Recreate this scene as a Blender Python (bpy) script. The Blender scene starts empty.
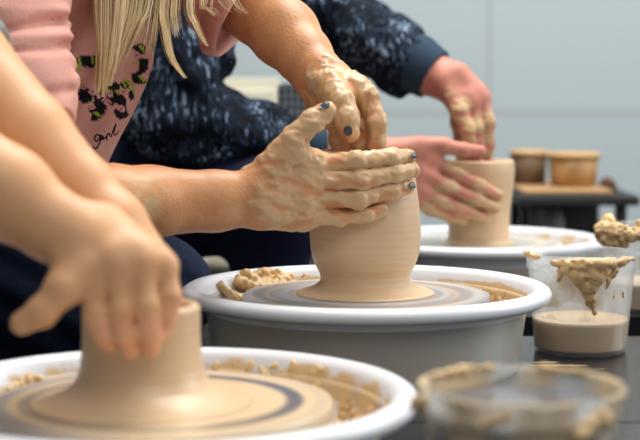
import bpy, math, random
import numpy as np
from mathutils import Vector

random.seed(7)
RNG = np.random.default_rng(11)
SC = bpy.context.scene
COL = SC.collection

# ------------------------------------------------------------------ camera
FPX, HORIZON, CAMH = 1550.0, 85.0, 0.84
TH = math.atan((220.0 - HORIZON) / FPX)
cam = bpy.data.cameras.new('camera')
cam_o = bpy.data.objects.new('camera', cam)
COL.objects.link(cam_o)
cam_o.location = (0, 0, CAMH)
cam_o.rotation_euler = (math.pi / 2 - TH, 0, 0)
cam.sensor_fit = 'HORIZONTAL'
cam.sensor_width = 36.0
cam.lens = FPX / 640.0 * 36.0
cam.clip_start = 0.05
cam.dof.use_dof = True
cam.dof.focus_distance = 1.72
cam.dof.aperture_fstop = 5.2
SC.camera = cam_o

# ------------------------------------------------------------------ world, lights, exposure
W = bpy.data.worlds.new('room_ambience')
SC.world = W
W.use_nodes = True
W.node_tree.nodes['Background'].inputs[0].default_value = (0.86, 0.93, 1.0, 1)
W.node_tree.nodes['Background'].inputs[1].default_value = 0.30


def area(name, loc, target, sx, sy, power, colour):
    l = bpy.data.lights.new(name, 'AREA')
    l.shape = 'RECTANGLE'
    l.size, l.size_y, l.energy, l.color = sx, sy, power, colour
    o = bpy.data.objects.new(name, l)
    COL.objects.link(o)
    o.location = loc
    d = Vector(target) - Vector(loc)
    o.rotation_euler = d.to_track_quat('-Z', 'Y').to_euler()
    return o


area('ceiling_light', (0.35, 2.2, 3.0), (0.15, 1.75, 0.6), 1.6, 1.6, 84, (1.0, 0.97, 0.92))
area('ceiling_light', (0.5, -0.3, 2.6), (-0.1, 1.4, 0.65), 1.6, 1.4, 19, (1.0, 0.97, 0.92))
area('window_light', (3.2, 2.2, 2.0), (0.2, 1.9, 0.7), 2.0, 1.8, 64, (0.9, 0.96, 1.0))
area('wall_wash_light', (0.6, 3.3, 3.2), (0.6, 4.6, 0.8), 2.6, 0.8, 56, (0.95, 0.98, 1.0))

SC.view_settings.view_transform = 'Standard'
SC.view_settings.look = 'None'
SC.view_settings.exposure = 0.0
SC.view_settings.gamma = 1.0
SC.view_settings.use_curve_mapping = False


# ------------------------------------------------------------------ helpers
def P(px, py, d):
    """world point at distance d (metres along y) that the camera sees at pixel px, py"""
    u, v = (px - 320.0) / FPX, (220.0 - py) / FPX
    dy = math.cos(TH) + v * math.sin(TH)
    dz = -math.sin(TH) + v * math.cos(TH)
    s = d / dy
    return np.array((u * s, d, CAMH + dz * s))


def lin(r, g, b):
    f = lambda c: (c / 12.92 if c <= 0.04045 else ((c + 0.055) / 1.055) ** 2.4)
    return (f(r / 255), f(g / 255), f(b / 255))


def smooth(a, b, x):
    t = np.clip((x - a) / (b - a), 0, 1)
    return t * t * (3 - 2 * t)


LAT = RNG.random((32, 32, 32)).astype(np.float32)


def noise(x, y, z, s=1.0):
    """value noise in 0..1"""
    x, y, z = np.broadcast_arrays(np.asarray(x) * s + 101.3, np.asarray(y) * s + 57.7, np.asarray(z) * s + 83.1)
    xi, yi, zi = np.floor(x).astype(int), np.floor(y).astype(int), np.floor(z).astype(int)
    fx, fy, fz = x - xi, y - yi, z - zi
    fx, fy, fz = fx * fx * (3 - 2 * fx), fy * fy * (3 - 2 * fy), fz * fz * (3 - 2 * fz)
    r = 0
    for i in (0, 1):
        for j in (0, 1):
            for k in (0, 1):
                w = (fx if i else 1 - fx) * (fy if j else 1 - fy) * (fz if k else 1 - fz)
                r = r + w * LAT[(xi + i) & 31, (yi + j) & 31, (zi + k) & 31]
    return r


def fbm(x, y, z, s, n=3):
    r, a, t = 0, 1.0, 0
    for i in range(n):
        r = r + a * noise(x, y, z, s * 2 ** i)
        t += a
        a *= 0.5
    return r / t


def empty(name, loc, label=None, cat=None, group=None):
    o = bpy.data.objects.new(name, None)
    COL.objects.link(o)
    o.location = tuple(float(c) for c in loc)
    return tag(o, label, cat, group)


def tag(o, label=None, cat=None, group=None, kind=None):
    if label:
        o['label'] = label
    if cat:
        o['category'] = cat
    if group:
        o['group'] = group
    if kind:
        o['kind'] = kind
    return o


def link(name, me, m, parent=None, shade=True):
    o = bpy.data.objects.new(name, me)
    COL.objects.link(o)
    if m is not None:
        me.materials.append(m)
    if shade and len(me.polygons):
        me.polygons.foreach_set('use_smooth', np.ones(len(me.polygons), dtype=bool))
    if parent is not None:
        o.parent = parent
        up = parent
        off = Vector((0, 0, 0))
        while up is not None:
            off += up.location
            up = up.parent
        o.location = -off          # meshes are written in world coordinates
    return o


def mesh_np(name, V, F, m=None, parent=None, shade=True, sharp=None):
    """mesh from arrays; F is a list of tuples or an (n,k) array"""
    me = bpy.data.meshes.new(name)
    V = np.asarray(V, dtype=np.float32)
    if isinstance(F, np.ndarray):
        n, k = F.shape
        me.vertices.add(len(V))
        me.vertices.foreach_set('co', V.ravel())
        me.loops.add(n * k)
        me.loops.foreach_set('vertex_index', F.astype(np.int32).ravel())
        me.polygons.add(n)
        me.polygons.foreach_set('loop_start', np.arange(0, n * k, k, dtype=np.int32))
        me.polygons.foreach_set('loop_total', np.full(n, k, dtype=np.int32))
        me.update(calc_edges=True)
        me.validate()
    else:
        me.from_pydata([tuple(map(float, v)) for v in V], [], F)
        me.update()
    o = link(name, me, m, parent, shade)
    if sharp:
        md = o.modifiers.new('edges', 'EDGE_SPLIT')
        md.split_angle = math.radians(sharp)
    return o


def attr(o, name, vals):
    a = o.data.attributes.new(name, 'FLOAT', 'POINT')
    a.data.foreach_set('value', np.asarray(vals, dtype=np.float32).ravel())


def attr_col(o, name, rgb):
    a = o.data.attributes.new(name, 'FLOAT_COLOR', 'POINT')
    c = np.ones((len(rgb), 4), dtype=np.float32)
    c[:, :3] = rgb
    a.data.foreach_set('color', c.ravel())


def lathe(prof, c, n=96, tilt=None, closed=False, wob=0.0):
    """rings around a vertical axis through c; prof is (radius, z) from c"""
    prof = np.array(prof, dtype=float)
    a = np.linspace(0, 2 * math.pi, n, endpoint=False)
    V, F = [], []
    for r, z in prof:
        rr = r + (wob * np.sin(3 * a + z * 40) if wob else 0)
        V.append(np.stack([c[0] + rr * np.cos(a), c[1] + rr * np.sin(a), np.full(n, c[2] + z)], 1))
    V = np.concatenate(V)
    m = len(prof)
    i = np.arange(n)
    j = (i + 1) % n
    for k in range(m if closed else m - 1):
        k2 = (k + 1) % m
        F.append(np.stack([k * n + i, k * n + j, k2 * n + j, k2 * n + i], 1))
    F = np.concatenate(F)
    return V, F


def spline(pts, n):
    """Catmull-Rom through pts, n samples"""
    p = np.array(pts, dtype=float)
    p = np.vstack([2 * p[0] - p[1], p, 2 * p[-1] - p[-2]])
    out = []
    for t in np.linspace(0, len(p) - 3 - 1e-6, n):
        i = int(t)
        u = t - i
        a, b, c, d = p[i], p[i + 1], p[i + 2], p[i + 3]
        out.append(0.5 * ((2 * b) + (c - a) * u + (2 * a - 5 * b + 4 * c - d) * u * u + (3 * b - a - 3 * c + d) * u ** 3))
    return np.array(out)


def tube(path, rad, seg=8, cap=True):
    path = np.array(path, dtype=float)
    rad = np.broadcast_to(np.asarray(rad, dtype=float), (len(path),))
    V, F = [], []
    t = np.gradient(path, axis=0)
    ref = np.array((0.31, 0.9, 0.29))
    for q in range(len(path)):
        d = t[q] / (np.linalg.norm(t[q]) + 1e-9)
        e = np.cross(d, ref)
        e /= np.linalg.norm(e) + 1e-9
        f = np.cross(d, e)
        for s in range(seg):
            a = 2 * math.pi * s / seg
            V.append(path[q] + rad[q] * (math.cos(a) * e + math.sin(a) * f))
    for q in range(len(path) - 1):
        for s in range(seg):
            s2 = (s + 1) % seg
            F.append((q * seg + s, q * seg + s2, (q + 1) * seg + s2, (q + 1) * seg + s))
    if cap:
        F.append(tuple(range(seg - 1, -1, -1)))
        F.append(tuple(range((len(path) - 1) * seg, len(path) * seg)))
    return V, F


def merge(parts):
    V, F = [], []
    for v, f in parts:
        n = len(V)
        V.extend([tuple(p) for p in v])
        F.extend([tuple(int(i) + n for i in q) for q in f])
    return V, F


def box(lo, hi, bev=0.0):
    x0, y0, z0 = lo
    x1, y1, z1 = hi
    V = [(x0, y0, z0), (x1, y0, z0), (x1, y1, z0), (x0, y1, z0), (x0, y0, z1), (x1, y0, z1), (x1, y1, z1), (x0, y1, z1)]
    F = [(3, 2, 1, 0), (4, 5, 6, 7), (0, 1, 5, 4), (1, 2, 6, 5), (2, 3, 7, 6), (3, 0, 4, 7)]
    return V, F


def bevelled(o, w=0.004, seg=2):
    md = o.modifiers.new('bevel', 'BEVEL')
    md.width, md.segments = w, seg
    md.limit_method = 'ANGLE'
    return o


# ------------------------------------------------------------------ implicit surfaces for bodies, cloth and wet clay
def smin(a, b, k):
    h = np.clip(0.5 + 0.5 * (b - a) / k, 0, 1)
    return b + (a - b) * h - k * h * (1 - h)


class Sdf:
    def __init__(self, h):
        self.h, self.ops = h, []

    def cone(self, a, b, ra, rb, k=0.01, flat=None):
        self.ops.append(('c', [(np.asarray(a, float), np.asarray(b, float), ra, rb, flat)], k))
        return self

    def chain(self, pts, k=0.01, flat=None):
        """pts: (px, py, d, r)"""
        w = [(P(*p[:3]), p[3]) for p in pts]
        for (a, ra), (b, rb) in zip(w, w[1:]):
            self.cone(a, b, ra, rb, k, flat)
        return w

    def ball(self, c, r, k=0.01, flat=None):
        return self.cone(c, np.asarray(c, float) + (0, 0, 1e-4), r, r, k, flat)

    def hand(self, palm, fingers, kp=0.012, kf=0.007, kg=0.0015, ko=0.012):
        self.ops.append(('h', palm, fingers, kp, kf, kg, ko))

    @staticmethod
    def dist(pr, X, Y, Z):
        a, b, ra, rb, flat = pr
        ba = b - a
        L = float(ba @ ba) + 1e-12
        px, py, pz = X - a[0], Y - a[1], Z - a[2]
        t = np.clip((px * ba[0] + py * ba[1] + pz * ba[2]) / L, 0, 1)
        dx, dy, dz = px - ba[0] * t, py - ba[1] * t, pz - ba[2] * t
        if flat is not None:
            n, s = flat
            q = (dx * n[0] + dy * n[1] + dz * n[2]) * (1 / s - 1)
            dx, dy, dz = dx + n[0] * q, dy + n[1] * q, dz + n[2] * q
        return (np.sqrt(dx * dx + dy * dy + dz * dz) - (ra + (rb - ra) * t)).astype(np.float32)

    def _prims(self, op):
        return op[1] if op[0] == 'c' else list(op[1]) + [q for f in op[2] for q in f]

    def build(self, post=None, margin=0.03):
        h = self.h
        allp = [q for op in self.ops for q in self._prims(op)]
        lo = np.min([np.minimum(q[0] - q[2], q[1] - q[3]) for q in allp], axis=0) - margin * 0.6
        hi = np.max([np.maximum(q[0] + q[2], q[1] + q[3]) for q in allp], axis=0) + margin * 0.6
        n = np.ceil((hi - lo) / h).astype(int) + 2
        ax = [(lo[i] + h * np.arange(n[i])).astype(np.float32) for i in range(3)]
        F = np.full(tuple(n), margin, dtype=np.float32)

        def sub(prims, m):
            l = np.min([np.minimum(q[0] - q[2], q[1] - q[3]) for q in prims], axis=0) - m
            u = np.max([np.maximum(q[0] + q[2], q[1] + q[3]) for q in prims], axis=0) + m
            i0 = np.clip(np.floor((l - lo) / h).astype(int), 0, n)
            i1 = np.clip(np.ceil((u - lo) / h).astype(int) + 1, 0, n)
            sl = tuple(slice(a, b) for a, b in zip(i0, i1))
            return sl, ax[0][sl[0]][:, None, None], ax[1][sl[1]][None, :, None], ax[2][sl[2]][None, None, :]

        for op in self.ops:
            if op[0] == 'c':
                sl, X, Y, Z = sub(op[1], margin)
                F[sl] = smin(F[sl], self.dist(op[1][0], X, Y, Z), op[2])
            else:
                _, palm, fingers, kp, kf, kg, ko = op
                sl, X, Y, Z = sub(self._prims(op), margin)
                G = None
                for q in palm:
                    D = self.dist(q, X, Y, Z)
                    G = D if G is None else smin(G, D, kp)
                H = G
                for f in fingers:
                    D = None
                    for q in f:
                        E = self.dist(q, X, Y, Z)
                        D = E if D is None else smin(D, E, 0.003)
                    H = smin(H, smin(G, D, kf), kg)
                F[sl] = smin(F[sl], H, ko)
        if post is not None:
            F = post(F, ax[0][:, None, None], ax[1][None, :, None], ax[2][None, None, :])
        F[0], F[-1] = margin, margin
        F[:, 0], F[:, -1] = margin, margin
        F[:, :, 0], F[:, :, -1] = margin, margin
        return nets(F, lo, h)


def nets(F, lo, h):
    S = F < 0
    c = np.zeros(tuple(np.array(S.shape) - 1), dtype=np.uint8)
    for i in (0, 1):
        for j in (0, 1):
            for k in (0, 1):
                c += S[i:S.shape[0] - 1 + i, j:S.shape[1] - 1 + j, k:S.shape[2] - 1 + k]
    cells = np.argwhere((c > 0) & (c < 8))
    idx = np.full(c.shape, -1, dtype=np.int32)
    idx[cells[:, 0], cells[:, 1], cells[:, 2]] = np.arange(len(cells))
    acc = np.zeros((len(cells), 3))
    cnt = np.zeros(len(cells))
    for a in range(3):
        for u in (0, 1):
            for v in (0, 1):
                o0 = [0, 0, 0]
                b, d = [q for q in range(3) if q != a]
                o0[b], o0[d] = u, v
                o1 = list(o0)
                o1[a] = 1
                p0, p1 = cells + o0, cells + o1
                f0 = F[p0[:, 0], p0[:, 1], p0[:, 2]]
                f1 = F[p1[:, 0], p1[:, 1], p1[:, 2]]
                x = (f0 < 0) != (f1 < 0)
                t = np.where(x, f0 / np.where(x, f0 - f1, 1), 0)
                pt = np.array(o0)[None, :] + np.eye(3)[a][None, :] * t[:, None]
                acc += pt * x[:, None]
                cnt += x
    V = lo + h * (cells + acc / cnt[:, None])
    Q = []
    for a in range(3):
        b, d = (a + 1) % 3, (a + 2) % 3
        sl0 = [slice(None)] * 3
        sl1 = [slice(None)] * 3
        sl0[a], sl1[a] = slice(0, -1), slice(1, None)
        s0, s1 = S[tuple(sl0)], S[tuple(sl1)]
        e = np.argwhere(s0 != s1)
        e = e[(e[:, b] > 0) & (e[:, d] > 0)]
        e = e[(e[:, b] < S.shape[b] - 1) & (e[:, d] < S.shape[d] - 1)]
        ub, ud = np.eye(3, dtype=int)[b], np.eye(3, dtype=int)[d]
        q = np.stack([idx[tuple((e - w).T)] for w in (ub + ud, ud, 0 * ub, ub)], 1)
        inside = s0[tuple(e.T)]
        q[~inside] = q[~inside][:, ::-1]
        Q.append(q)
    Q = np.concatenate(Q)
    return V, Q[(Q >= 0).all(1)]


def normals(V, F):
    f = np.cross(V[F[:, 2]] - V[F[:, 0]], V[F[:, 3]] - V[F[:, 1]])
    N = np.zeros_like(V)
    for k in range(4):
        np.add.at(N, F[:, k], f)
    return N / (np.linalg.norm(N, axis=1, keepdims=True) + 1e-12)


def relax(V, F, n=2, w=0.5):
    for _ in range(n):
        A = np.zeros_like(V)
        C = np.zeros(len(V))
        for k in range(4):
            np.add.at(A, F[:, k], V[F[:, (k + 1) % 4]] + V[F[:, k - 1]])
            np.add.at(C, F[:, k], 2)
        V = V + w * (A / C[:, None] - V)
    return V


FR = [0.0098, 0.0094, 0.0085, 0.0072]


def finger(pts, r=FR, bump=True):
    """pts: four (px, py, d): knuckle, two joints, tip -> prims"""
    w = [P(*p) for p in pts]
    out = []
    for i in range(len(w) - 1):
        out.append((w[i], w[i + 1], r[i], r[i + 1], None))
        if bump and i > 0:
            out.append((w[i] - 1e-4, w[i] + 1e-4, r[i] + 0.0011, r[i] + 0.0011, None))
    return out


def palm(wrist, knuckles, rw, rk=0.0112, extra=()):
    """wrist: list of (px,py,d) one per knuckle; spans of flesh from the wrist to each knuckle"""
    out = []
    for a, b in zip(wrist, knuckles):
        out.append((P(*a), P(*b), rw, rk, None))
    back = [P(*k) * 0.80 + P(*w) * 0.20 for w, k in zip(wrist, knuckles)]
    for (a, b) in zip(back, back[1:]):
        out.append((a, b, rk * 0.9, rk * 0.9, None))
    for e in extra:
        out.append((P(*e[0]), P(*e[1]), e[2], e[3], None))
    return out


def nail(name, tip, dip, n, r, m, parent, L=0.012, Wd=0.0105):
    """curved plate on the back of a finger tip: tip and joint points, n towards the nail's outside"""
    tip, dip = P(*tip), P(*dip)
    t = tip - dip
    t /= np.linalg.norm(t)
    n = np.asarray(n, float)
    n = n - t * (n @ t)
    n /= np.linalg.norm(n)
    s = np.cross(t, n)
    V, F = [], []
    nu, nv = 9, 8
    for lay in (0.0, 0.0006):
        for i in range(nu):
            a = i / (nu - 1)
            wid = Wd * 0.5 * (1 - 0.55 * abs(2 * a - 1) ** 4)
            for j in range(nv):
                b = 2 * j / (nv - 1) - 1
                off = wid * b
                rr = r + 0.0026 + lay
                hgt = math.sqrt(max(rr * rr - off * off, 1e-9))
                V.append(tip + t * (a * L - L * 0.62) * 1.0 + s * off + n * (hgt - 0.002 * max(0, a - 0.75) * 4 * 0.5))
    N = nu * nv
    for i in range(nu - 1):
        for j in range(nv - 1):
            q = (i * nv + j, i * nv + j + 1, (i + 1) * nv + j + 1, (i + 1) * nv + j)
            F.append(tuple(N + x for x in q))
            F.append(tuple(reversed(q)))
    ring = [i * nv for i in range(nu)] + [(nu - 1) * nv + j for j in range(1, nv)] + [i * nv + nv - 1 for i in range(nu - 2, -1, -1)] + [j for j in range(nv - 2, 0, -1)]
    for a, b in zip(ring, ring[1:] + ring[:1]):
        F.append((a, b, N + b, N + a))
    return mesh_np(name, V, F, m, parent)


# ------------------------------------------------------------------ materials
def mat(name, rgb, rough=0.5, spec=0.5, bump=0.0, bscale=60.0, var=0.0, vscale=12.0, metal=0.0, coat=0.0, sss=0.0):
    m = bpy.data.materials.new(name)
    m.use_nodes = True
    nt = m.node_tree
    b = nt.nodes['Principled BSDF']
    b.inputs['Base Color'].default_value = (*rgb, 1)
    b.inputs['Roughness'].default_value = rough
    b.inputs['Specular IOR Level'].default_value = spec
    b.inputs['Metallic'].default_value = metal
    b.inputs['Coat Weight'].default_value = coat
    b.inputs['Coat Roughness'].default_value = 0.15
    if sss:
        b.inputs['Subsurface Weight'].default_value = sss
        b.inputs['Subsurface Radius'].default_value = (0.008, 0.003, 0.0015)
        b.inputs['Subsurface Scale'].default_value = 1.0
    tc = nt.nodes.new('ShaderNodeTexCoord')
    if var:
        n = nt.nodes.new('ShaderNodeTexNoise')
        n.inputs['Scale'].default_value = vscale
        n.inputs['Detail'].default_value = 5
        nt.links.new(tc.outputs['Object'], n.inputs['Vector'])
        r = nt.nodes.new('ShaderNodeMapRange')
        r.inputs[1].default_value, r.inputs[2].default_value = 0.3, 0.7
        r.inputs[3].default_value, r.inputs[4].default_value = 1 - var, 1 + var
        nt.links.new(n.outputs['Fac'], r.inputs[0])
        x = nt.nodes.new('ShaderNodeMix')
        x.data_type, x.blend_type = 'RGBA', 'MULTIPLY'
        x.inputs[0].default_value = 1
        x.inputs[6].default_value = (*rgb, 1)
        nt.links.new(r.outputs[0], x.inputs[7])
        nt.links.new(x.outputs[2], b.inputs['Base Color'])
    if bump:
        n = nt.nodes.new('ShaderNodeTexNoise')
        n.inputs['Scale'].default_value = bscale
        n.inputs['Detail'].default_value = 4
        nt.links.new(tc.outputs['Object'], n.inputs['Vector'])
        bp = nt.nodes.new('ShaderNodeBump')
        bp.inputs['Strength'].default_value = bump
        bp.inputs['Distance'].default_value = 0.002
        nt.links.new(n.outputs['Fac'], bp.inputs['Height'])
        nt.links.new(bp.outputs[0], b.inputs['Normal'])
    return m


def attr_mix(m, aname, rgb2, rough2=None, thresh=None):
    """mix a second colour (and roughness) into a material where a mesh attribute says so"""
    nt = m.node_tree
    b = nt.nodes['Principled BSDF']
    a = nt.nodes.new('ShaderNodeAttribute')
    a.attribute_name = aname
    fac = a.outputs['Fac']
    if thresh:
        tc = nt.nodes.new('ShaderNodeTexCoord')
        n = nt.nodes.new('ShaderNodeTexNoise')
        n.inputs['Scale'].default_value = thresh
        n.inputs['Detail'].default_value = 6
        nt.links.new(tc.outputs['Object'], n.inputs['Vector'])
        ad = nt.nodes.new('ShaderNodeMath')
        ad.operation = 'ADD'
        nt.links.new(a.outputs['Fac'], ad.inputs[0])
        nt.links.new(n.outputs['Fac'], ad.inputs[1])
        r = nt.nodes.new('ShaderNodeMapRange')
        r.inputs[1].default_value, r.inputs[2].default_value = 0.94, 1.06
        nt.links.new(ad.outputs[0], r.inputs[0])
        fac = r.outputs[0]
    x = nt.nodes.new('ShaderNodeMix')
    x.data_type = 'RGBA'
    nt.links.new(fac, x.inputs[0])
    src = b.inputs['Base Color']
    if src.is_linked:
        nt.links.new(src.links[0].from_socket, x.inputs[6])
    else:
        x.inputs[6].default_value = src.default_value[:]
    x.inputs[7].default_value = (*rgb2, 1)
    nt.links.new(x.outputs[2], b.inputs['Base Color'])
    if rough2 is not None:
        y = nt.nodes.new('ShaderNodeMix')
        y.data_type = 'FLOAT'
        nt.links.new(fac, y.inputs[0])
        y.inputs[2].default_value = b.inputs['Roughness'].default_value
        y.inputs[3].default_value = rough2
        nt.links.new(y.outputs[0], b.inputs['Roughness'])
    return m


CLAY = lin(203, 168, 122)
CLAY_WET = lin(186, 146, 96)
SLIP = lin(220, 190, 150)
M = {}
M['skin'] = attr_mix(mat('skin_with_clay', lin(206, 146, 100), 0.42, 0.45, 0.35, 230, 0.12, 40, sss=0.05), 'clay', lin(206, 169, 126), 0.34)
M['skin_pink'] = attr_mix(mat('pink_skin_with_clay', lin(196, 128, 108), 0.5, 0.4, 0.10, 260, 0.12, 40, sss=0.06), 'clay', lin(196, 164, 120), 0.4)
M['skin_near'] = attr_mix(mat('fair_skin', lin(215, 161, 115), 0.48, 0.4, 0.05, 200, 0.05, 20, sss=0.06), 'clay', lin(224, 162, 124), 0.42)
M['white'] = mat('white_plastic', lin(232, 234, 238), 0.28, 0.5, 0.0, 60, 0.02, 8)
attr_mix(M['white'], 'shade_film', lin(186, 180, 168), 0.5)  # clay-grey tint that paints the rim's shade onto the pan's outside
attr_mix(M['white'], 'stain', lin(222, 190, 144), 0.5, 26)
M['clump'] = mat('thick_wet_clay', lin(214, 178, 126), 0.35, 0.5, 0.5, 160, 0.12, 60)
M['clump_dry'] = mat('dried_clay_crumbs', lin(224, 192, 142), 0.6, 0.3, 0.6, 160, 0.14, 60)
M['black'] = mat('black_wet_tabletop', lin(34, 34, 38), 0.22, 0.5, 0.25, 14, 0.2, 10)
attr_mix(M['black'], 'stain', lin(168, 146, 118), 0.3, 22)
M['housing'] = mat('dark_housing', lin(24, 24, 26), 0.5)
M['tanleg'] = mat('clay_splashed_frame', lin(178, 146, 104), 0.6, 0.4, 0.4, 60, 0.25, 40)
M['denim'] = mat('dark_denim', lin(20, 32, 56), 0.85, 0.2, 0.5, 500, 0.25, 90)
M['royal'] = mat('dark_blue_trousers', lin(12, 15, 42), 0.85, 0.2, 0.3, 300, 0.2, 60)
M['slate'] = mat('dark_slate_cuff', lin(44, 62, 78), 0.85, 0.2, 0.5, 300, 0.1, 60)
M['greytee'] = mat('grey_cotton', lin(134, 146, 148), 0.85, 0.2, 0.4, 400, 0.08, 60)
M['wallp'] = None
M['cream'] = mat('cream_laminate', lin(214, 208, 186), 0.6, 0.3, 0, 1, 0.04, 8)
M['darkgrey'] = mat('dark_grey_plastic', lin(72, 80, 88), 0.6, 0.3)
M['shoe'] = mat('dark_shoe', lin(26, 26, 28), 0.6)
M['nail'] = mat('chipped_navy_nail_polish', lin(34, 38, 66), 0.25, 0.6)
M['nail2'] = mat('chipped_grey_green_nail_polish', lin(66, 72, 74), 0.3, 0.5)


def clay_mat(name, rgb, rough=0.34):
    """thrown clay: fine throwing rings, slight tone bands"""
    m = mat(name, rgb, rough, 0.5)
    nt = m.node_tree
    b = nt.nodes['Principled BSDF']
    tc = nt.nodes.new('ShaderNodeTexCoord')
    mp = nt.nodes.new('ShaderNodeMapping')
    mp.inputs['Scale'].default_value = (3, 3, 230)
    nt.links.new(tc.outputs['Object'], mp.inputs['Vector'])
    n = nt.nodes.new('ShaderNodeTexNoise')
    n.inputs['Scale'].default_value = 1.0
    n.inputs['Detail'].default_value = 5
    nt.links.new(mp.outputs[0], n.inputs['Vector'])
    bp = nt.nodes.new('ShaderNodeBump')
    bp.inputs['Strength'].default_value = 0.25
    bp.inputs['Distance'].default_value = 0.001
    nt.links.new(n.outputs['Fac'], bp.inputs['Height'])
    nt.links.new(bp.outputs[0], b.inputs['Normal'])
    r = nt.nodes.new('ShaderNodeValToRGB')
    r.color_ramp.elements[0].position, r.color_ramp.elements[1].position = 0.3, 0.7
    r.color_ramp.elements[0].color = (*[c * 0.95 for c in rgb], 1)
    r.color_ramp.elements[1].color = (*[min(1, c * 1.03) for c in rgb], 1)
    nt.links.new(n.outputs['Fac'], r.inputs[0])
    nt.links.new(r.outputs[0], b.inputs['Base Color'])
    return m


M['pot'] = clay_mat('thrown_clay', lin(212, 180, 142))
M['slip'] = mat('wet_slip', SLIP, 0.16, 0.6, 0.05, 20, 0.05, 14)
M['greywater'] = mat('murky_grey_water', lin(112, 110, 112), 0.1, 0.6, 0.05, 30, 0.15, 30)


def ring_mat():
    """grey metal wheel head under rings of slip, radial pattern around the object's own axis"""
    m = mat('wheel_head_with_slip', (0.5, 0.5, 0.5), 0.25, 0.5)
    nt = m.node_tree
    b = nt.nodes['Principled BSDF']
    a = nt.nodes.new('ShaderNodeAttribute')
    a.attribute_name = 'ring'
    nt.links.new(a.outputs['Color'], b.inputs['Base Color'])
    return m


M['ring'] = ring_mat()


def marl_mat():
    m = mat('marled_navy_knit', (0.02, 0.03, 0.05), 0.9, 0.15)
    nt = m.node_tree
    b = nt.nodes['Principled BSDF']
    tc = nt.nodes.new('ShaderNodeTexCoord')
    mp = nt.nodes.new('ShaderNodeMapping')
    mp.inputs['Rotation'].default_value = (0, 0.35, 0)
    mp.inputs['Scale'].default_value = (230, 230, 42)
    nt.links.new(tc.outputs['Object'], mp.inputs['Vector'])
    n = nt.nodes.new('ShaderNodeTexNoise')
    n.inputs['Scale'].default_value = 1.0
    n.inputs['Detail'].default_value = 3
    n.inputs['Distortion'].default_value = 0.6
    nt.links.new(mp.outputs[0], n.inputs['Vector'])
    n2 = nt.nodes.new('ShaderNodeTexNoise')
    n2.inputs['Scale'].default_value = 16.0
    n2.inputs['Detail'].default_value = 3
    nt.links.new(tc.outputs['Object'], n2.inputs['Vector'])
    ad = nt.nodes.new('ShaderNodeMath')
    ad.operation = 'MULTIPLY_ADD'
    ad.inputs[1].default_value = 0.6
    nt.links.new(n2.outputs['Fac'], ad.inputs[0])
    nt.links.new(n.outputs['Fac'], ad.inputs[2])
    r = nt.nodes.new('ShaderNodeValToRGB')
    e = r.color_ramp.elements
    e[0].position, e[1].position = 0.76, 1.22
    e[0].color = (*lin(14, 18, 26), 1)
    e[1].color = (*lin(150, 170, 188), 1)
    k = e.new(0.94)
    k.color = (*lin(46, 62, 84), 1)
    nt.links.new(ad.outputs[0], r.inputs[0])
    nt.links.new(r.outputs[0], b.inputs['Base Color'])
    return m


M['marl'] = marl_mat()


def shirt_mat():
    m = mat('pink_cotton', lin(222, 164, 150), 0.85, 0.2, 0.35, 420, 0.05, 60)
    nt = m.node_tree
    b = nt.nodes['Principled BSDF']
    a = nt.nodes.new('ShaderNodeAttribute')
    a.attribute_name = 'print'
    x = nt.nodes.new('ShaderNodeMix')
    x.data_type = 'RGBA'
    nt.links.new(a.outputs['Alpha'], x.inputs[0])
    nt.links.new(b.inputs['Base Color'].links[0].from_socket, x.inputs[6])
    nt.links.new(a.outputs['Color'], x.inputs[7])
    nt.links.new(x.outputs[2], b.inputs['Base Color'])
    return m


M['shirt'] = shirt_mat()
M['ink'] = mat('black_print_ink', lin(26, 20, 22), 0.8, 0.2)


def hair_mat():
    m = mat('blond_hair', lin(206, 172, 118), 0.35, 0.6)
    nt = m.node_tree
    b = nt.nodes['Principled BSDF']
    a = nt.nodes.new('ShaderNodeAttribute')
    a.attribute_name = 'tone'
    r = nt.nodes.new('ShaderNodeValToRGB')
    e = r.color_ramp.elements
    e[0].color = (*lin(178, 138, 86), 1)
    e[1].color = (*lin(250, 236, 200), 1)
    k = e.new(0.5)
    k.color = (*lin(232, 202, 146), 1)
    nt.links.new(a.outputs['Fac'], r.inputs[0])
    nt.links.new(r.outputs[0], b.inputs['Base Color'])
    return m


M['hair'] = hair_mat()


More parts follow.
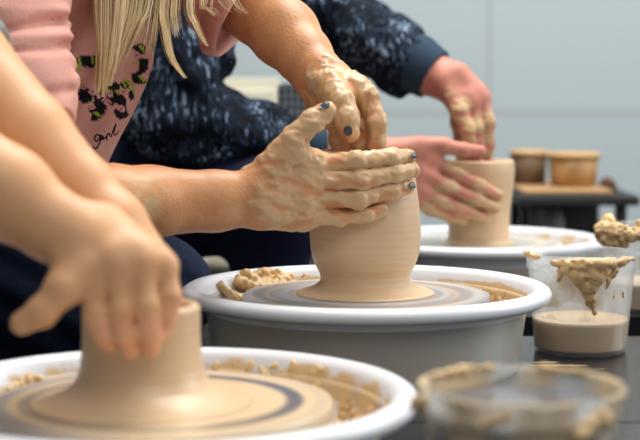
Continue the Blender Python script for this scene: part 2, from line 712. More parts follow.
def clear_mat():
    """clear polypropylene: mostly see-through, a little milky, glossy at grazing angles"""
    m = bpy.data.materials.new('clear_plastic')
    m.use_nodes = True
    nt = m.node_tree
    nt.nodes.clear()
    out = nt.nodes.new('ShaderNodeOutputMaterial')
    tr = nt.nodes.new('ShaderNodeBsdfTransparent')
    tr.inputs[0].default_value = (0.97, 0.98, 0.98, 1)
    df = nt.nodes.new('ShaderNodeBsdfDiffuse')
    df.inputs[0].default_value = (0.93, 0.95, 0.95, 1)
    tl = nt.nodes.new('ShaderNodeBsdfTranslucent')
    tl.inputs[0].default_value = (0.93, 0.95, 0.95, 1)
    milk = nt.nodes.new('ShaderNodeMixShader')
    milk.inputs[0].default_value = 0.65
    nt.links.new(df.outputs[0], milk.inputs[1])
    nt.links.new(tl.outputs[0], milk.inputs[2])
    body = nt.nodes.new('ShaderNodeMixShader')
    body.inputs[0].default_value = 0.21
    nt.links.new(tr.outputs[0], body.inputs[1])
    nt.links.new(milk.outputs[0], body.inputs[2])
    gl = nt.nodes.new('ShaderNodeBsdfGlossy')
    gl.inputs['Roughness'].default_value = 0.12
    lw = nt.nodes.new('ShaderNodeLayerWeight')
    lw.inputs[0].default_value = 0.5
    pw = nt.nodes.new('ShaderNodeMath')
    pw.operation = 'POWER'
    pw.inputs[1].default_value = 4.0
    nt.links.new(lw.outputs['Facing'], pw.inputs[0])
    fr = nt.nodes.new('ShaderNodeMath')
    fr.operation = 'MULTIPLY_ADD'
    fr.inputs[1].default_value = 0.45
    fr.inputs[2].default_value = 0.03
    nt.links.new(pw.outputs[0], fr.inputs[0])
    top = nt.nodes.new('ShaderNodeMixShader')
    nt.links.new(fr.outputs[0], top.inputs[0])
    nt.links.new(body.outputs[0], top.inputs[1])
    nt.links.new(gl.outputs[0], top.inputs[2])
    # smeared clay where the attribute says so
    a = nt.nodes.new('ShaderNodeAttribute')
    a.attribute_name = 'stain'
    tc = nt.nodes.new('ShaderNodeTexCoord')
    n = nt.nodes.new('ShaderNodeTexNoise')
    n.inputs['Scale'].default_value = 34
    n.inputs['Detail'].default_value = 6
    nt.links.new(tc.outputs['Object'], n.inputs['Vector'])
    ad = nt.nodes.new('ShaderNodeMath')
    ad.operation = 'ADD'
    nt.links.new(a.outputs['Fac'], ad.inputs[0])
    nt.links.new(n.outputs['Fac'], ad.inputs[1])
    mr = nt.nodes.new('ShaderNodeMapRange')
    mr.inputs[1].default_value, mr.inputs[2].default_value = 0.80, 1.25
    nt.links.new(ad.outputs[0], mr.inputs[0])
    cl = nt.nodes.new('ShaderNodeBsdfDiffuse')
    cl.inputs[0].default_value = (*lin(226, 202, 164), 1)
    fin = nt.nodes.new('ShaderNodeMixShader')
    nt.links.new(mr.outputs[0], fin.inputs[0])
    nt.links.new(top.outputs[0], fin.inputs[1])
    nt.links.new(cl.outputs[0], fin.inputs[2])
    nt.links.new(fin.outputs[0], out.inputs[0])
    return m


M['clear'] = clear_mat()


def wall_mat(zline, xline):
    m = mat('painted_block_wall', lin(176, 186, 188), 0.7, 0.2)
    nt = m.node_tree
    b = nt.nodes['Principled BSDF']
    tc = nt.nodes.new('ShaderNodeTexCoord')
    sp = nt.nodes.new('ShaderNodeSeparateXYZ')
    cb = nt.nodes.new('ShaderNodeCombineXYZ')
    nt.links.new(tc.outputs['Object'], sp.inputs[0])
    nt.links.new(sp.outputs['X'], cb.inputs['X'])
    nt.links.new(sp.outputs['Z'], cb.inputs['Y'])
    mp = nt.nodes.new('ShaderNodeMapping')
    mp.inputs['Location'].default_value = (-xline, -zline, 0)
    nt.links.new(cb.outputs[0], mp.inputs['Vector'])
    br = nt.nodes.new('ShaderNodeTexBrick')
    br.offset = 0.5
    br.inputs['Scale'].default_value = 1.0
    br.inputs['Brick Width'].default_value = 1.6
    br.inputs['Row Height'].default_value = 0.8
    br.inputs['Mortar Size'].default_value = 0.010
    br.inputs['Mortar Smooth'].default_value = 0.6
    br.inputs['Color1'].default_value = (*lin(178, 187, 188), 1)
    br.inputs['Color2'].default_value = (*lin(172, 182, 184), 1)
    br.inputs['Mortar'].default_value = (*lin(164, 168, 166), 1)
    nt.links.new(mp.outputs[0], br.inputs['Vector'])
    nt.links.new(br.outputs['Color'], b.inputs['Base Color'])
    return m


# ------------------------------------------------------------------ the room
WALL_Y = 4.6
wm = wall_mat(P(320, 113, WALL_Y)[2], P(489, 40, WALL_Y)[0] + 0.8)
tag(mesh_np('wall_back', *box((-3.2, WALL_Y, 0), (3.4, WALL_Y + 0.12, 3.4)), wm, shade=False), kind='structure')
tag(mesh_np('floor', *box((-3.2, -0.6, -0.06), (3.4, WALL_Y + 0.12, 0.0)), mat('grey_concrete', lin(74, 72, 72), 0.6, 0.3, 0.2, 20, 0.2, 3), shade=False), kind='structure')

ZT = P(320, 350, 1.79)[2]          # table tops


# ------------------------------------------------------------------ worktables
def worktable(label, x0, x1, y0, y1, legs, stains_and_sheen):
    t = empty('worktable', ((x0 + x1) / 2, (y0 + y1) / 2, 0), label, 'table', 'black worktables')
    nx, ny = 90, 100
    xs, ys = np.linspace(x0, x1, nx), np.linspace(y0, y1, ny)
    XX, YY = np.meshgrid(xs, ys, indexing='ij')
    V = np.stack([XX.ravel(), YY.ravel(), np.full(nx * ny, ZT)], 1)
    i, j = np.meshgrid(np.arange(nx - 1), np.arange(ny - 1), indexing='ij')
    a = (i * ny + j).ravel()
    F = np.stack([a, a + ny, a + ny + 1, a + 1], 1)
    rim = list(range(0, nx * ny, ny)) + [(nx - 1) * ny + q for q in range(1, ny)] + [q * ny + ny - 1 for q in range(nx - 2, -1, -1)] + list(range(ny - 2, 0, -1))
    n0 = len(V)
    V = np.vstack([V, V[rim] - (0, 0, 0.03)])
    sides = [[rim[q], n0 + q, n0 + (q + 1) % len(rim), rim[(q + 1) % len(rim)]] for q in range(len(rim))]
    # underside as quads pairing the two long edges
    und = [[n0 + q, n0 + len(rim) - q - 1 if q else n0, n0 + len(rim) - q - 2, n0 + q + 1] for q in range(0)]
    F = np.vstack([F, np.array(sides)])
    top = mesh_np('table_top', V, F, M['black'], t, sharp=30)
    st = np.zeros(len(V))
    for (px, py, d, rx, ry, s) in stains_and_sheen:
        c = P(px, py, d)
        st = np.maximum(st, s * np.exp(-((V[:, 0] - c[0]) / rx) ** 2 - ((V[:, 1] - c[1]) / ry) ** 2))
    attr(top, 'stain', st * 0.62)
    bt = mesh_np('underframe', *box((x0 + 0.03, y0 + 0.03, ZT - 0.06), (x1 - 0.03, y1 - 0.03, ZT - 0.028)), M['housing'], t, shade=False)
    for (lx, ly) in legs:
        bevelled(mesh_np('leg', *box((lx - 0.02, ly - 0.02, 0), (lx + 0.02, ly + 0.02, ZT - 0.06)), M['housing'], t, shade=False))
    return t


worktable('wet black worktable at the bottom edge, carrying the nearest wheel and the blurred tub', -0.32, 0.95, 0.66, 1.398,
          [(-0.27, 0.72), (0.9, 0.72), (0.9, 1.34), (-0.27, 1.34)],
          [(640, 395, 1.36, 0.06, 0.02, 0.5)])
worktable('black worktable under the middle wheel and the tub half full of slip', -0.09, 0.95, 1.402, 1.89,
          [(-0.05, 1.45), (0.9, 1.45), (0.9, 1.84), (0.03, 1.84)],
          [(562, 363, 1.69, 0.05, 0.010, 1.2), (545, 359, 1.71, 0.03, 0.007, 1.1), (600, 367, 1.67, 0.03, 0.006, 0.9), (530, 341, 1.85, 0.03, 0.014, 0.6), (640, 350, 1.78, 0.05, 0.03, 0.6), (615, 385, 1.57, 0.05, 0.012, 0.6)])  # strong streaks are clay; faint patches paint in the wet top's reflections
worktable('black worktable behind, under the farthest wheel and the clay-crusted tub', 0.03, 1.0, 2.05, 2.95,
          [(0.08, 2.11), (0.94, 2.11), (0.94, 2.89), (0.08, 2.89)], [(650, 300, 2.1, 0.06, 0.03, 0.6)])


# ------------------------------------------------------------------ pottery wheels
def pan_profile(hg):
    out = [(0.150, -hg), (0.1655, -hg), (0.1675, -hg + 0.004), (0.172, -hg * 0.55), (0.1765, -0.0165), (0.186, -0.0165), (0.196, -0.0165), (0.2005, -0.0135), (0.2025, -0.0085),
           (0.2005, -0.0035), (0.196, -0.0005), (0.190, 0.0), (0.1845, -0.002), (0.1810, -0.0065), (0.1785, -0.014), (0.174, -0.030), (0.168, -0.045), (0.160, -0.0505), (0.12, -0.051), (0.05, -0.051)]
    # finer rings for the stain mask
    res = []
    for (a, b), (c, d) in zip(out, out[1:]):
        n = max(1, int(math.hypot(c - a, d - b) / 0.004))
        for q in range(n):
            res.append((a + (c - a) * q / n, b + (d - b) * q / n))
    res.append(out[-1])
    return res


def wheel(label, c, ring_fn, stain_fn):
    """c: centre of the pan's rim plane; ring_fn(r, angle) -> colour of the wheel head"""
    w = empty('pottery_wheel', (c[0], c[1], ZT), label, 'pottery wheel', 'pottery wheels')
    hg = c[2] - ZT - 0.0005
    V, F = lathe(pan_profile(hg), c, 160)
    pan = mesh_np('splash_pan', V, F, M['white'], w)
    r = np.hypot(V[:, 0] - c[0], V[:, 1] - c[1])
    a = np.degrees(np.arctan2(V[:, 1] - c[1], V[:, 0] - c[0]))
    attr(pan, 'stain', stain_fn(r, a, V[:, 2] - c[2]))
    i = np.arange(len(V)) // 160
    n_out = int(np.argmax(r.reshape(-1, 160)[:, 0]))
    attr(pan, 'shade_film', (i < n_out) * smooth(-0.012, -0.018, V[:, 2] - c[2]))
    # wheel head: a metal disc with its edge, under a film of slip
    prof = [(0.0005, -0.010)] + [(0.003 * q, -0.010) for q in range(1, 45)] + [(0.1345, -0.0105), (0.1355, -0.012), (0.1355, -0.022), (0.134, -0.0235), (0.03, -0.0235), (0.03, -0.0505)]
    V, F = lathe(prof, c, 128)
    hd = mesh_np('wheel_head', V, F, M['ring'], w, sharp=40)
    r = np.hypot(V[:, 0] - c[0], V[:, 1] - c[1])
    a = np.arctan2(V[:, 1] - c[1], V[:, 0] - c[0])
    attr_col(hd, 'ring', ring_fn(r, a))
    mesh_np('drive_shaft', *lathe([(0.001, -hg + 0.001), (0.045, -hg + 0.001), (0.045, -0.0515), (0.001, -0.0515)], c, 32), M['housing'], w)
    return w, pan


def mixc(a, b, t):
    t = np.asarray(t)[:, None]
    return np.array(a)[None, :] * (1 - t) + np.array(b)[None, :] * t


GREY = lin(140, 140, 142)
DARK = lin(96, 98, 104)


def ring_mid(r, a):
    n = noise(r * 0 + 3, r * 160, np.cos(a) * 0.6)
    base = mixc(lin(178, 176, 174), lin(146, 144, 144), smooth(0.35, 0.65, n))
    n2 = noise(r * 0 + 9, r * 90 + 0.5 * np.sin(a + 1), np.sin(a) * 1.2)
    t = smooth(0.5, 0.75, n2) * 0.7
    c = base * (1 - t[:, None]) + np.array(lin(206, 182, 146))[None, :] * t[:, None]
    t = smooth(0.080, 0.066, r) * (0.75 + 0.25 * n2)
    return c * (1 - t[:, None]) + np.array(SLIP)[None, :] * t[:, None]


def ring_near(r, a):
    c = np.tile(np.array(lin(222, 194, 154)), (len(r), 1))
    t = smooth(0.097, 0.100, r) * smooth(0.114, 0.110, r)
    t = t * (0.75 + 0.25 * np.cos(a - 0.4))
    c = c * (1 - t[:, None]) + np.array(lin(92, 92, 104))[None, :] * t[:, None]
    t = smooth(0.118, 0.124, r) * (0.25 + 0.5 * smooth(0, -0.8, np.cos(a)))
    return c * (1 - t[:, None]) + np.array(lin(150, 150, 156))[None, :] * t[:, None]


def ring_far(r, a):
    return mixc(lin(206, 190, 162), lin(176, 170, 160), smooth(0.4, 0.6, noise(r * 0, r * 80, a * 0)))


def lobe(a, a0, w):
    d = (a - a0 + 180) % 360 - 180
    return np.exp(-(d / w) ** 2)


def inner(r, z):
    return smooth(0.184, 0.180, r) * smooth(-0.056, -0.05, z)


def stain_mid(r, a, z):
    s = inner(r, z) * (0.26 + 0.26 * lobe(a, 125, 30) + 0.30 * lobe(a, 42, 30) + 0.25 * lobe(a, 8, 22)) * smooth(-0.002, -0.014, z)
    s = np.maximum(s, 0.42 * lobe(a, -32, 5) * smooth(-0.02, -0.008, z) * smooth(0.185, 0.20, r))
    s = np.maximum(s, 0.36 * lobe(a, 15, 12) * smooth(0.18, 0.19, r) * smooth(-0.01, 0, z))
    s = np.maximum(s, 0.34 * lobe(a, -5, 14) * smooth(0.164, 0.168, r) * smooth(-0.016, -0.02, z))
    return s


def stain_near(r, a, z):
    s = inner(r, z) * (0.44 + 0.10 * lobe(a, 80, 45) + 0.10 * lobe(a, 130, 30) + 0.14 * lobe(a, 20, 30)) * smooth(0.0, -0.008, z)
    s = np.maximum(s, 0.5 * lobe(a, -3, 6) * smooth(0.194, 0.2, r) * smooth(-0.013, -0.005, z))
    return s


def stain_far(r, a, z):
    return inner(r, z) * (0.34 + 0.2 * lobe(a, 30, 40))


cN = P(162, 388, 1.206)
cM = P(366, 284, 1.69)
cF = P(478, 236, 2.50)
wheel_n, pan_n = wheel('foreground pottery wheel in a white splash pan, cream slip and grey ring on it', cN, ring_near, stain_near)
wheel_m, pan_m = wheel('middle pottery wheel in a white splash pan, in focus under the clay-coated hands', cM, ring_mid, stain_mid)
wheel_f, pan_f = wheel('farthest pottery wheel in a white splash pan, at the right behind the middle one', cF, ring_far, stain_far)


# ------------------------------------------------------------------ pots on the wheels
def pot(label, c, prof, wall, name='clay_pot', floor=0.012):
    prof = spline([(r, z, 0) for r, z in prof], 90)[:, :2]
    top = prof[-1]
    body = [tuple(p) for p in prof]
    innerp = []
    for r, z in prof[::-1]:
        if z < floor + 0.012:
            break
        innerp.append((max(0.004, r - wall), z - (0.001 if z > top[1] - 0.004 else 0)))
    innerp += [(innerp[-1][0] * 0.85, floor + 0.004), (0.001, floor)]
    lip = [(top[0] - wall * 0.2, top[1] + wall * 0.30), (top[0] - wall * 0.5, top[1] + wall * 0.42), (top[0] - wall * 0.8, top[1] + wall * 0.30)]
    V, F = lathe([(0.001, 0.0)] + body + lip + innerp, c, 120)
    a = np.arctan2(V[:, 1] - c[1], V[:, 0] - c[0])
    z = V[:, 2] - c[2]
    # slight wobble and throwing ridges
    k = 1 + 0.004 * np.sin(z * 900 + a) * 0.5 + 0.004 * np.sin(2 * a + 30 * z)
    V[:, 0] = c[0] + (V[:, 0] - c[0]) * k
    V[:, 1] = c[1] + (V[:, 1] - c[1]) * k
    o = mesh_np(name, V, F, M['pot'])
    return tag(o, label, 'pot', 'wet clay pots')


pot('round-bellied wet clay pot on the middle wheel, held by clay-coated hands', cM + (-0.001, 0, -0.0096),
    [(0.076, 0.0), (0.073, 0.0022), (0.063, 0.005), (0.0545, 0.009), (0.0495, 0.014), (0.0500, 0.022), (0.0545, 0.031), (0.0585, 0.043), (0.0605, 0.060), (0.0603, 0.078), (0.0585, 0.098), (0.0560, 0.118), (0.0540, 0.136), (0.0530, 0.1535)], 0.0075)
cPN = P(142, 401, 1.206)
cPN[2] = cN[2] - 0.0096
pot('blurred squat clay cylinder on the foreground wheel, under the nearest hand', cPN,
    [(0.088, 0.0), (0.074, 0.003), (0.062, 0.008), (0.054, 0.014), (0.0495, 0.023), (0.0470, 0.038), (0.0462, 0.055), (0.0462, 0.0735)], 0.0085)
pot('slightly flared clay pot on the farthest wheel, held by reddish hands', cF + (0.001, 0, -0.0096),
    [(0.058, 0.0), (0.053, 0.002), (0.0500, 0.006), (0.0495, 0.02), (0.0500, 0.045), (0.0525, 0.07), (0.0555, 0.095), (0.0570, 0.115), (0.0560, 0.130)], 0.0075)


# ------------------------------------------------------------------ thick clay thrown onto the pans (parts of the wheels)
def clumps(name, prims, m, parent, h=0.0016, amp=0.006, s=170, k=0.004):
    S = Sdf(h)
    for a, b, ra, rb in prims:
        S.cone(a, b, ra, rb, k)

    def post(F, X, Y, Z):
        return F + amp * (fbm(X, Y, Z, s, 3) - 0.5).astype(np.float32) * 2
    V, F = S.build(post, 0.012)
    lab = np.arange(len(V))
    while True:
        new = lab.copy()
        lo_ = lab[F].min(axis=1)
        for q in range(4):
            np.minimum.at(new, F[:, q], lo_)
        new = new[new]
        if (new == lab).all():
            break
        lab = new
    for l, n in zip(*np.unique(lab, return_counts=True)):
        if n < 50:
            continue
        keep = lab == l
        ren = np.cumsum(keep) - 1
        mesh_np(name, V[keep], ren[F[keep[F[:, 0]]]], m, parent)


def pan_pt(c, ang, z, dr=0.0):
    """a point on the inner wall of a pan, z below its rim"""
    zs = [-0.0005, -0.0065, -0.014, -0.030, -0.045, -0.0505]
    rs = [0.186, 0.1810, 0.1785, 0.174, 0.168, 0.160]
    r = np.interp(-z, [-q for q in zs], rs) - dr
    t = math.radians(ang)
    return np.array((c[0] + r * math.cos(t), c[1] + r * math.sin(t), c[2] + z))


def splatter(c, spans, parent, m, n, rmin=0.0015, rmax=0.005, seed=1, name='clay_splatter'):
    rg = random.Random(seed)
    pr = []
    for _ in range(n):
        a0, a1, z0, z1 = rg.choice(spans)
        a = rg.uniform(a0, a1)
        z = rg.uniform(z0, z1)
        l = rg.uniform(0.002, 0.010)
        r = rg.uniform(rmin, rmax)
        p = pan_pt(c, a, z, -r * 0.55)
        q = pan_pt(c, a + rg.uniform(-2, 2), max(-0.05, z - l), -r * 0.4)
        pr.append((p, q, r, r * 0.6))
    return clumps(name, pr, m, parent, 0.0016, 0.003, 220, 0.004)


def heap(c, pts, parent, m):
    return clumps('clay_splatter', [(pan_pt(c, a, z, d), pan_pt(c, a2, z2, d2), r, r2) for (a, z, d, r, a2, z2, d2, r2) in pts], m, parent, 0.0016, 0.006, 130, 0.005)


heap(cM, [(140, -0.004, 0.004, 0.006, 135, -0.022, 0.014, 0.009), (134, -0.006, 0.006, 0.008, 124, -0.018, 0.012, 0.009), (144, -0.034, 0.026, 0.006, 133, -0.030, 0.032, 0.008),
          (133, -0.030, 0.032, 0.008, 119, -0.026, 0.020, 0.005), (129, -0.004, 0.003, 0.006, 121, -0.012, 0.006, 0.006), (138, -0.016, 0.014, 0.009, 128, -0.020, 0.022, 0.009),
          (152, -0.026, 0.010, 0.006, 142, -0.034, 0.028, 0.009), (158, -0.010, 0.003, 0.0035, 152, -0.028, 0.010, 0.006), (146, -0.010, 0.006, 0.007, 140, -0.022, 0.018, 0.009), (150, -0.038, 0.024, 0.007, 140, -0.038, 0.034, 0.008)], wheel_m, M['clump'])
splatter(cM, [(18, 60, -0.038, -0.012), (10, 40, -0.034, -0.018), (95, 120, -0.03, -0.01)], wheel_m, M['clump'], 46, 0.0008, 0.0026, 5)
splatter(cN, [(60, 100, -0.03, -0.006), (40, 70, -0.034, -0.008), (110, 150, -0.036, -0.012)], wheel_n, M['clump_dry'], 40, 0.002, 0.006, 8)
splatter(cN, [(14, 34, -0.046, -0.026)], wheel_n, M['clump'], 30, 0.002, 0.005, 9)
splatter(cF, [(20, 70, -0.034, -0.012)], wheel_f, M['clump'], 14, 0.001, 0.003, 10)
# ------------------------------------------------------------------ plastic tubs of slip
def tub(label, c, level, fill, stain_fn, fill_name='slip'):
    """c: centre of the base on the table"""
    t = empty('plastic_tub', c, label, 'tub', 'clear plastic tubs')
    H = 0.1005
    prof = [(0.001, 0.0015), (0.044, 0.0015), (0.0455, 0.0), (0.0475, 0.0), (0.0490, 0.003)]
    prof += [(0.0490 + 0.0072 * q / 24, 0.003 + 0.080 * q / 24) for q in range(1, 25)]
    prof += [(0.0580, 0.0835), (0.0585, 0.0900), (0.0590, 0.0950), (0.0612, 0.0960), (0.0618, 0.0990), (0.0608, H), (0.0592, 0.0995), (0.0578, 0.0960), (0.0568, 0.0850), (0.0552, 0.0835)]
    prof += [(0.0552 - 0.0070 * q / 24, 0.0835 - 0.0795 * q / 24) for q in range(1, 25)]
    prof += [(0.001, 0.0035)]
    V, F = lathe(prof, c, 110)
    o = mesh_np('tub_wall', (V - c) * (TS, TS, 1.15) + c, F, M['clear'], t)
    a = np.degrees(np.arctan2(V[:, 1] - c[1], V[:, 0] - c[0]))
    attr(o, 'stain', stain_fn(np.hypot(V[:, 0] - c[0], V[:, 1] - c[1]), a, V[:, 2] - c[2]))
    r = lambda z: 0.0478 + 0.0070 * (z - 0.004) / 0.0795
    fp = [(0.001, 0.0038), (r(0.0038), 0.0038)] + [(r(z), z) for z in np.linspace(0.006, level, 8)] + [(r(level) - 0.001, level + 0.0006), (r(level) - 0.003, level), (0.001, level)]
    V, F = lathe([(q[0], q[1]) for q in fp], c, 96)
    mesh_np(fill_name, (V - c) * (TS, TS, 1.15) + c, F, fill, t)
    return t


TS = 1.09


def tub_pt(c, ang, z, dr=0.0):
    r = (0.0490 + 0.0072 * min(1, (z - 0.003) / 0.080) if z < 0.084 else 0.0595) + dr
    t = math.radians(ang)
    return np.array((c[0] + TS * r * math.cos(t), c[1] + TS * r * math.sin(t), c[2] + 1.15 * z))


def tub_clump(c, strokes, parent, m, amp=0.003, s=190):
    pr = []
    for st in strokes:
        w = [(tub_pt(c, a, z, dr), r) for (a, z, dr, r) in st]
        for (p, r0), (q, r1) in zip(w, w[1:]):
            pr.append((p, q, r0, r1))
    return clumps('clay_smear', pr, m, parent, 0.0016, amp, s, 0.004)


cT1 = P(580, 350, 1.79)
cT1[2] = ZT + 0.0004
t1 = tub('clear plastic tub half full of beige slip, a thick clay drip down its front', cT1, 0.0328, mat('brown_slip', lin(206, 168, 118), 0.2, 0.6, 0.05, 20, 0.04, 14),
         lambda r, a, z: 0.36 * smooth(0.034, 0.06, z) * (0.3 + 0.9 * lobe(a, -90, 60) + 0.5 * lobe(a, -150, 30)) * smooth(0.10, 0.09, z) + 0.25 * smooth(0.0325, 0.036, z) * smooth(0.045, 0.036, z))
tub_clump(cT1, [[(-128, 0.094, 0.001, 0.003), (-112, 0.093, 0.002, 0.006), (-95, 0.0935, 0.003, 0.0075), (-75, 0.094, 0.003, 0.006), (-55, 0.096, 0.002, 0.004), (-38, 0.097, 0.001, 0.002)],
                [(-112, 0.088, 0.001, 0.006), (-100, 0.078, 0.002, 0.007), (-92, 0.066, 0.001, 0.006), (-87, 0.054, 0.001, 0.0035), (-84, 0.044, 0.0, 0.002)],
                [(-78, 0.088, 0.001, 0.006), (-86, 0.076, 0.002, 0.006), (-88, 0.062, 0.001, 0.004), (-92, 0.054, 0.0, 0.002)],
                [(-104, 0.084, 0.001, 0.006), (-90, 0.084, 0.002, 0.007), (-82, 0.080, 0.002, 0.006), (-92, 0.074, 0.002, 0.006)],
                [(-64, 0.088, 0.001, 0.004), (-70, 0.078, 0.001, 0.003), (-72, 0.07, 0.0, 0.0016)],
                [(-120, 0.086, 0.0, 0.003), (-124, 0.076, 0.0, 0.002)],
                [(-175, 0.099, 0.0, 0.003), (-160, 0.0985, 0.0, 0.004), (-146, 0.098, 0.001, 0.003)],
                [(-62, 0.07, 0.0, 0.0014), (-60, 0.06, 0.0, 0.001)], [(-50, 0.074, 0.0, 0.0014), (-46, 0.058, 0.0, 0.001)]], t1, M['clump'])

cT2 = P(521, 392, 0.99)
cT2[2] = ZT + 0.0004
t2 = tub('heavily blurred clay-smeared tub of grey water at the bottom edge, nearest the camera', cT2, 0.088, M['greywater'],
         lambda r, a, z: 0.64 * smooth(0.0, 0.04, z) * (0.75 + 0.35 * np.sin(np.radians(a * 5)) * np.sin(np.radians(a * 2 + 40))), 'grey_water')
tub_clump(cT2, [[(-166, 0.094, 0.001, 0.003), (-176, 0.09, 0.002, 0.006)], [(150, 0.099, 0.0, 0.002), (120, 0.0995, 0.0, 0.003), (100, 0.0995, 0.0, 0.002)], [(-65, 0.084, 0.001, 0.004), (-48, 0.090, 0.001, 0.005), (-40, 0.086, 0.0, 0.003)],
                [(70, 0.0995, 0.0, 0.003), (40, 0.0995, 0.0, 0.002)], [(-120, 0.088, 0.0, 0.002), (-105, 0.092, 0.0, 0.003)]], t2, M['clump_dry'])

cT3 = P(646, 308, 2.13)
cT3[2] = ZT + 0.0004
t3 = tub('tub of slip at the right edge with crumbly dry clay crusted over its rim', cT3, 0.033, M['slip'], lambda r, a, z: 0.3 * smooth(0.03, 0.07, z) + 0 * a)
tub_clump(cT3, [[(-178, 0.098, 0.001, 0.008), (-160, 0.096, 0.003, 0.010), (-140, 0.096, 0.004, 0.011), (-120, 0.094, 0.004, 0.010), (-100, 0.096, 0.003, 0.010), (-80, 0.097, 0.002, 0.009)],
                [(-168, 0.088, 0.001, 0.008), (-150, 0.084, 0.002, 0.010), (-130, 0.084, 0.002, 0.008)], [(-110, 0.104, -0.004, 0.008), (-90, 0.106, -0.006, 0.009), (-70, 0.104, -0.006, 0.008)],
                [(170, 0.104, -0.01, 0.008), (150, 0.104, -0.008, 0.008)]], t3, M['clump_dry'], 0.006, 150)


# ------------------------------------------------------------------ far background: cart with tubs, cabinet, crate, bin
def cart():
    d = 3.6
    x0, x1 = P(520, 190, d)[0], P(612, 190, d)[0]
    z = P(560, 190, d)[2]
    t = empty('utility_cart', ((x0 + x1) / 2, d, 0), 'dark utility cart standing against the grey wall behind the farthest pot', 'cart')
    mk = mat('dark_cart_frame', lin(34, 32, 32), 0.6)
    bevelled(mesh_np('cart_top', *box((x0 - 0.03, d - 0.2, z - 0.022), (x1 + 0.025, d + 0.2, z)), mk, t, shade=False))
    for sx in (x0 + 0.01, x1 - 0.012):
        for sy in (d - 0.17, d + 0.17):
            bevelled(mesh_np('leg', *box((sx - 0.012, sy - 0.012, 0), (sx + 0.012, sy + 0.012, z - 0.022)), mk, t, shade=False))
    mesh_np('back_panel', *box((x0 + 0.022, d + 0.15, 0.1), (x1 - 0.024, d + 0.158, z - 0.022)), mk, t, shade=False)
    mesh_np('shelf', *box((x0 + 0.022, d - 0.155, 0.36), (x1 - 0.024, d + 0.15, 0.375)), mk, t, shade=False)
    tan = mat('tan_board', lin(176, 140, 100), 0.7, 0.3, 0, 1, 0.1, 20)
    b0, b1 = P(514, 187, d)[0], P(600, 187, d)[0]
    tag(bevelled(mesh_np('ware_board', *box((b0, d - 0.16, z), (b1, d + 0.16, z + 0.011)), tan, shade=False)), 'tan wooden ware board lying on the dark cart under two tubs', 'board')
    zb = z + 0.011
    for (pa, pb, ptop, rgb, lab) in ((512, 552, 151, (112, 88, 66), 'dark brown storage tub on the cart, left of the amber one'), (545, 598, 152, (176, 132, 82), 'amber brown storage tub with a pale rim on the cart')):
        xa, xb = P(pa, ptop, d)[0], P(pb, ptop, d)[0]
        zt = P(pa, ptop, d)[2]
        c = np.array(((xa + xb) / 2, d + (0.05 if pa < 520 else -0.03), zb))
        R = (xb - xa) / 2
        h = zt - zb
        q = empty('storage_tub', c, lab, 'tub', 'tubs on the cart')
        V, F = lathe([(0.001, 0.0), (R * 0.84, 0.0), (R * 0.88, h * 0.4), (R * 0.93, h * 0.85), (R * 0.9, h * 0.85), (R * 0.85, h * 0.4), (R * 0.8, 0.006), (0.001, 0.006)], c, 48)
        bm_ = mat('tub_side', lin(*rgb), 0.5, 0.4, 0, 1, 0.35, 24)
        mesh_np('tub_wall', V, F, bm_, q)
        V, F = lathe([(R * 0.90, h * 0.85), (R * 0.99, h * 0.86), (R, h), (R * 0.97, h), (R * 0.9, h * 0.97)], c, 48, closed=True)
        mesh_np('rim', V, F, mat('tub_rim', lin(206, 166, 112), 0.5), q)
    c = P(607, 184, d - 0.05)
    c[2] = z
    S = Sdf(0.003)
    S.ball(c + (0, 0, 0.016), 0.017, 0.01)
    S.ball(c + (0.012, 0, 0.010), 0.011, 0.01)
    tag(mesh_np('sponge', *S.build(), mat('brown_sponge', lin(96, 70, 54), 0.9, 0.1, 0.5, 200)), 'small dark brown sponge at the cart\'s right end', 'sponge')
    # pale jug on the lower part
    x = P(548, 212, d)[0]
    g = mat('pale_grey_jug', lin(150, 148, 146), 0.5)
    c = np.array((x, d - 0.02, 0.3765))
    V, F = lathe([(0.001, 0), (0.032, 0), (0.034, 0.01), (0.034, 0.15), (0.026, 0.175), (0.022, 0.18), (0.019, 0.178), (0.024, 0.165), (0.03, 0.14), (0.03, 0.012), (0.001, 0.01)], c, 40)
    tag(mesh_np('jar', V, F, g), 'pale grey jar on the shelf inside the dark cart', 'jar')


cart()


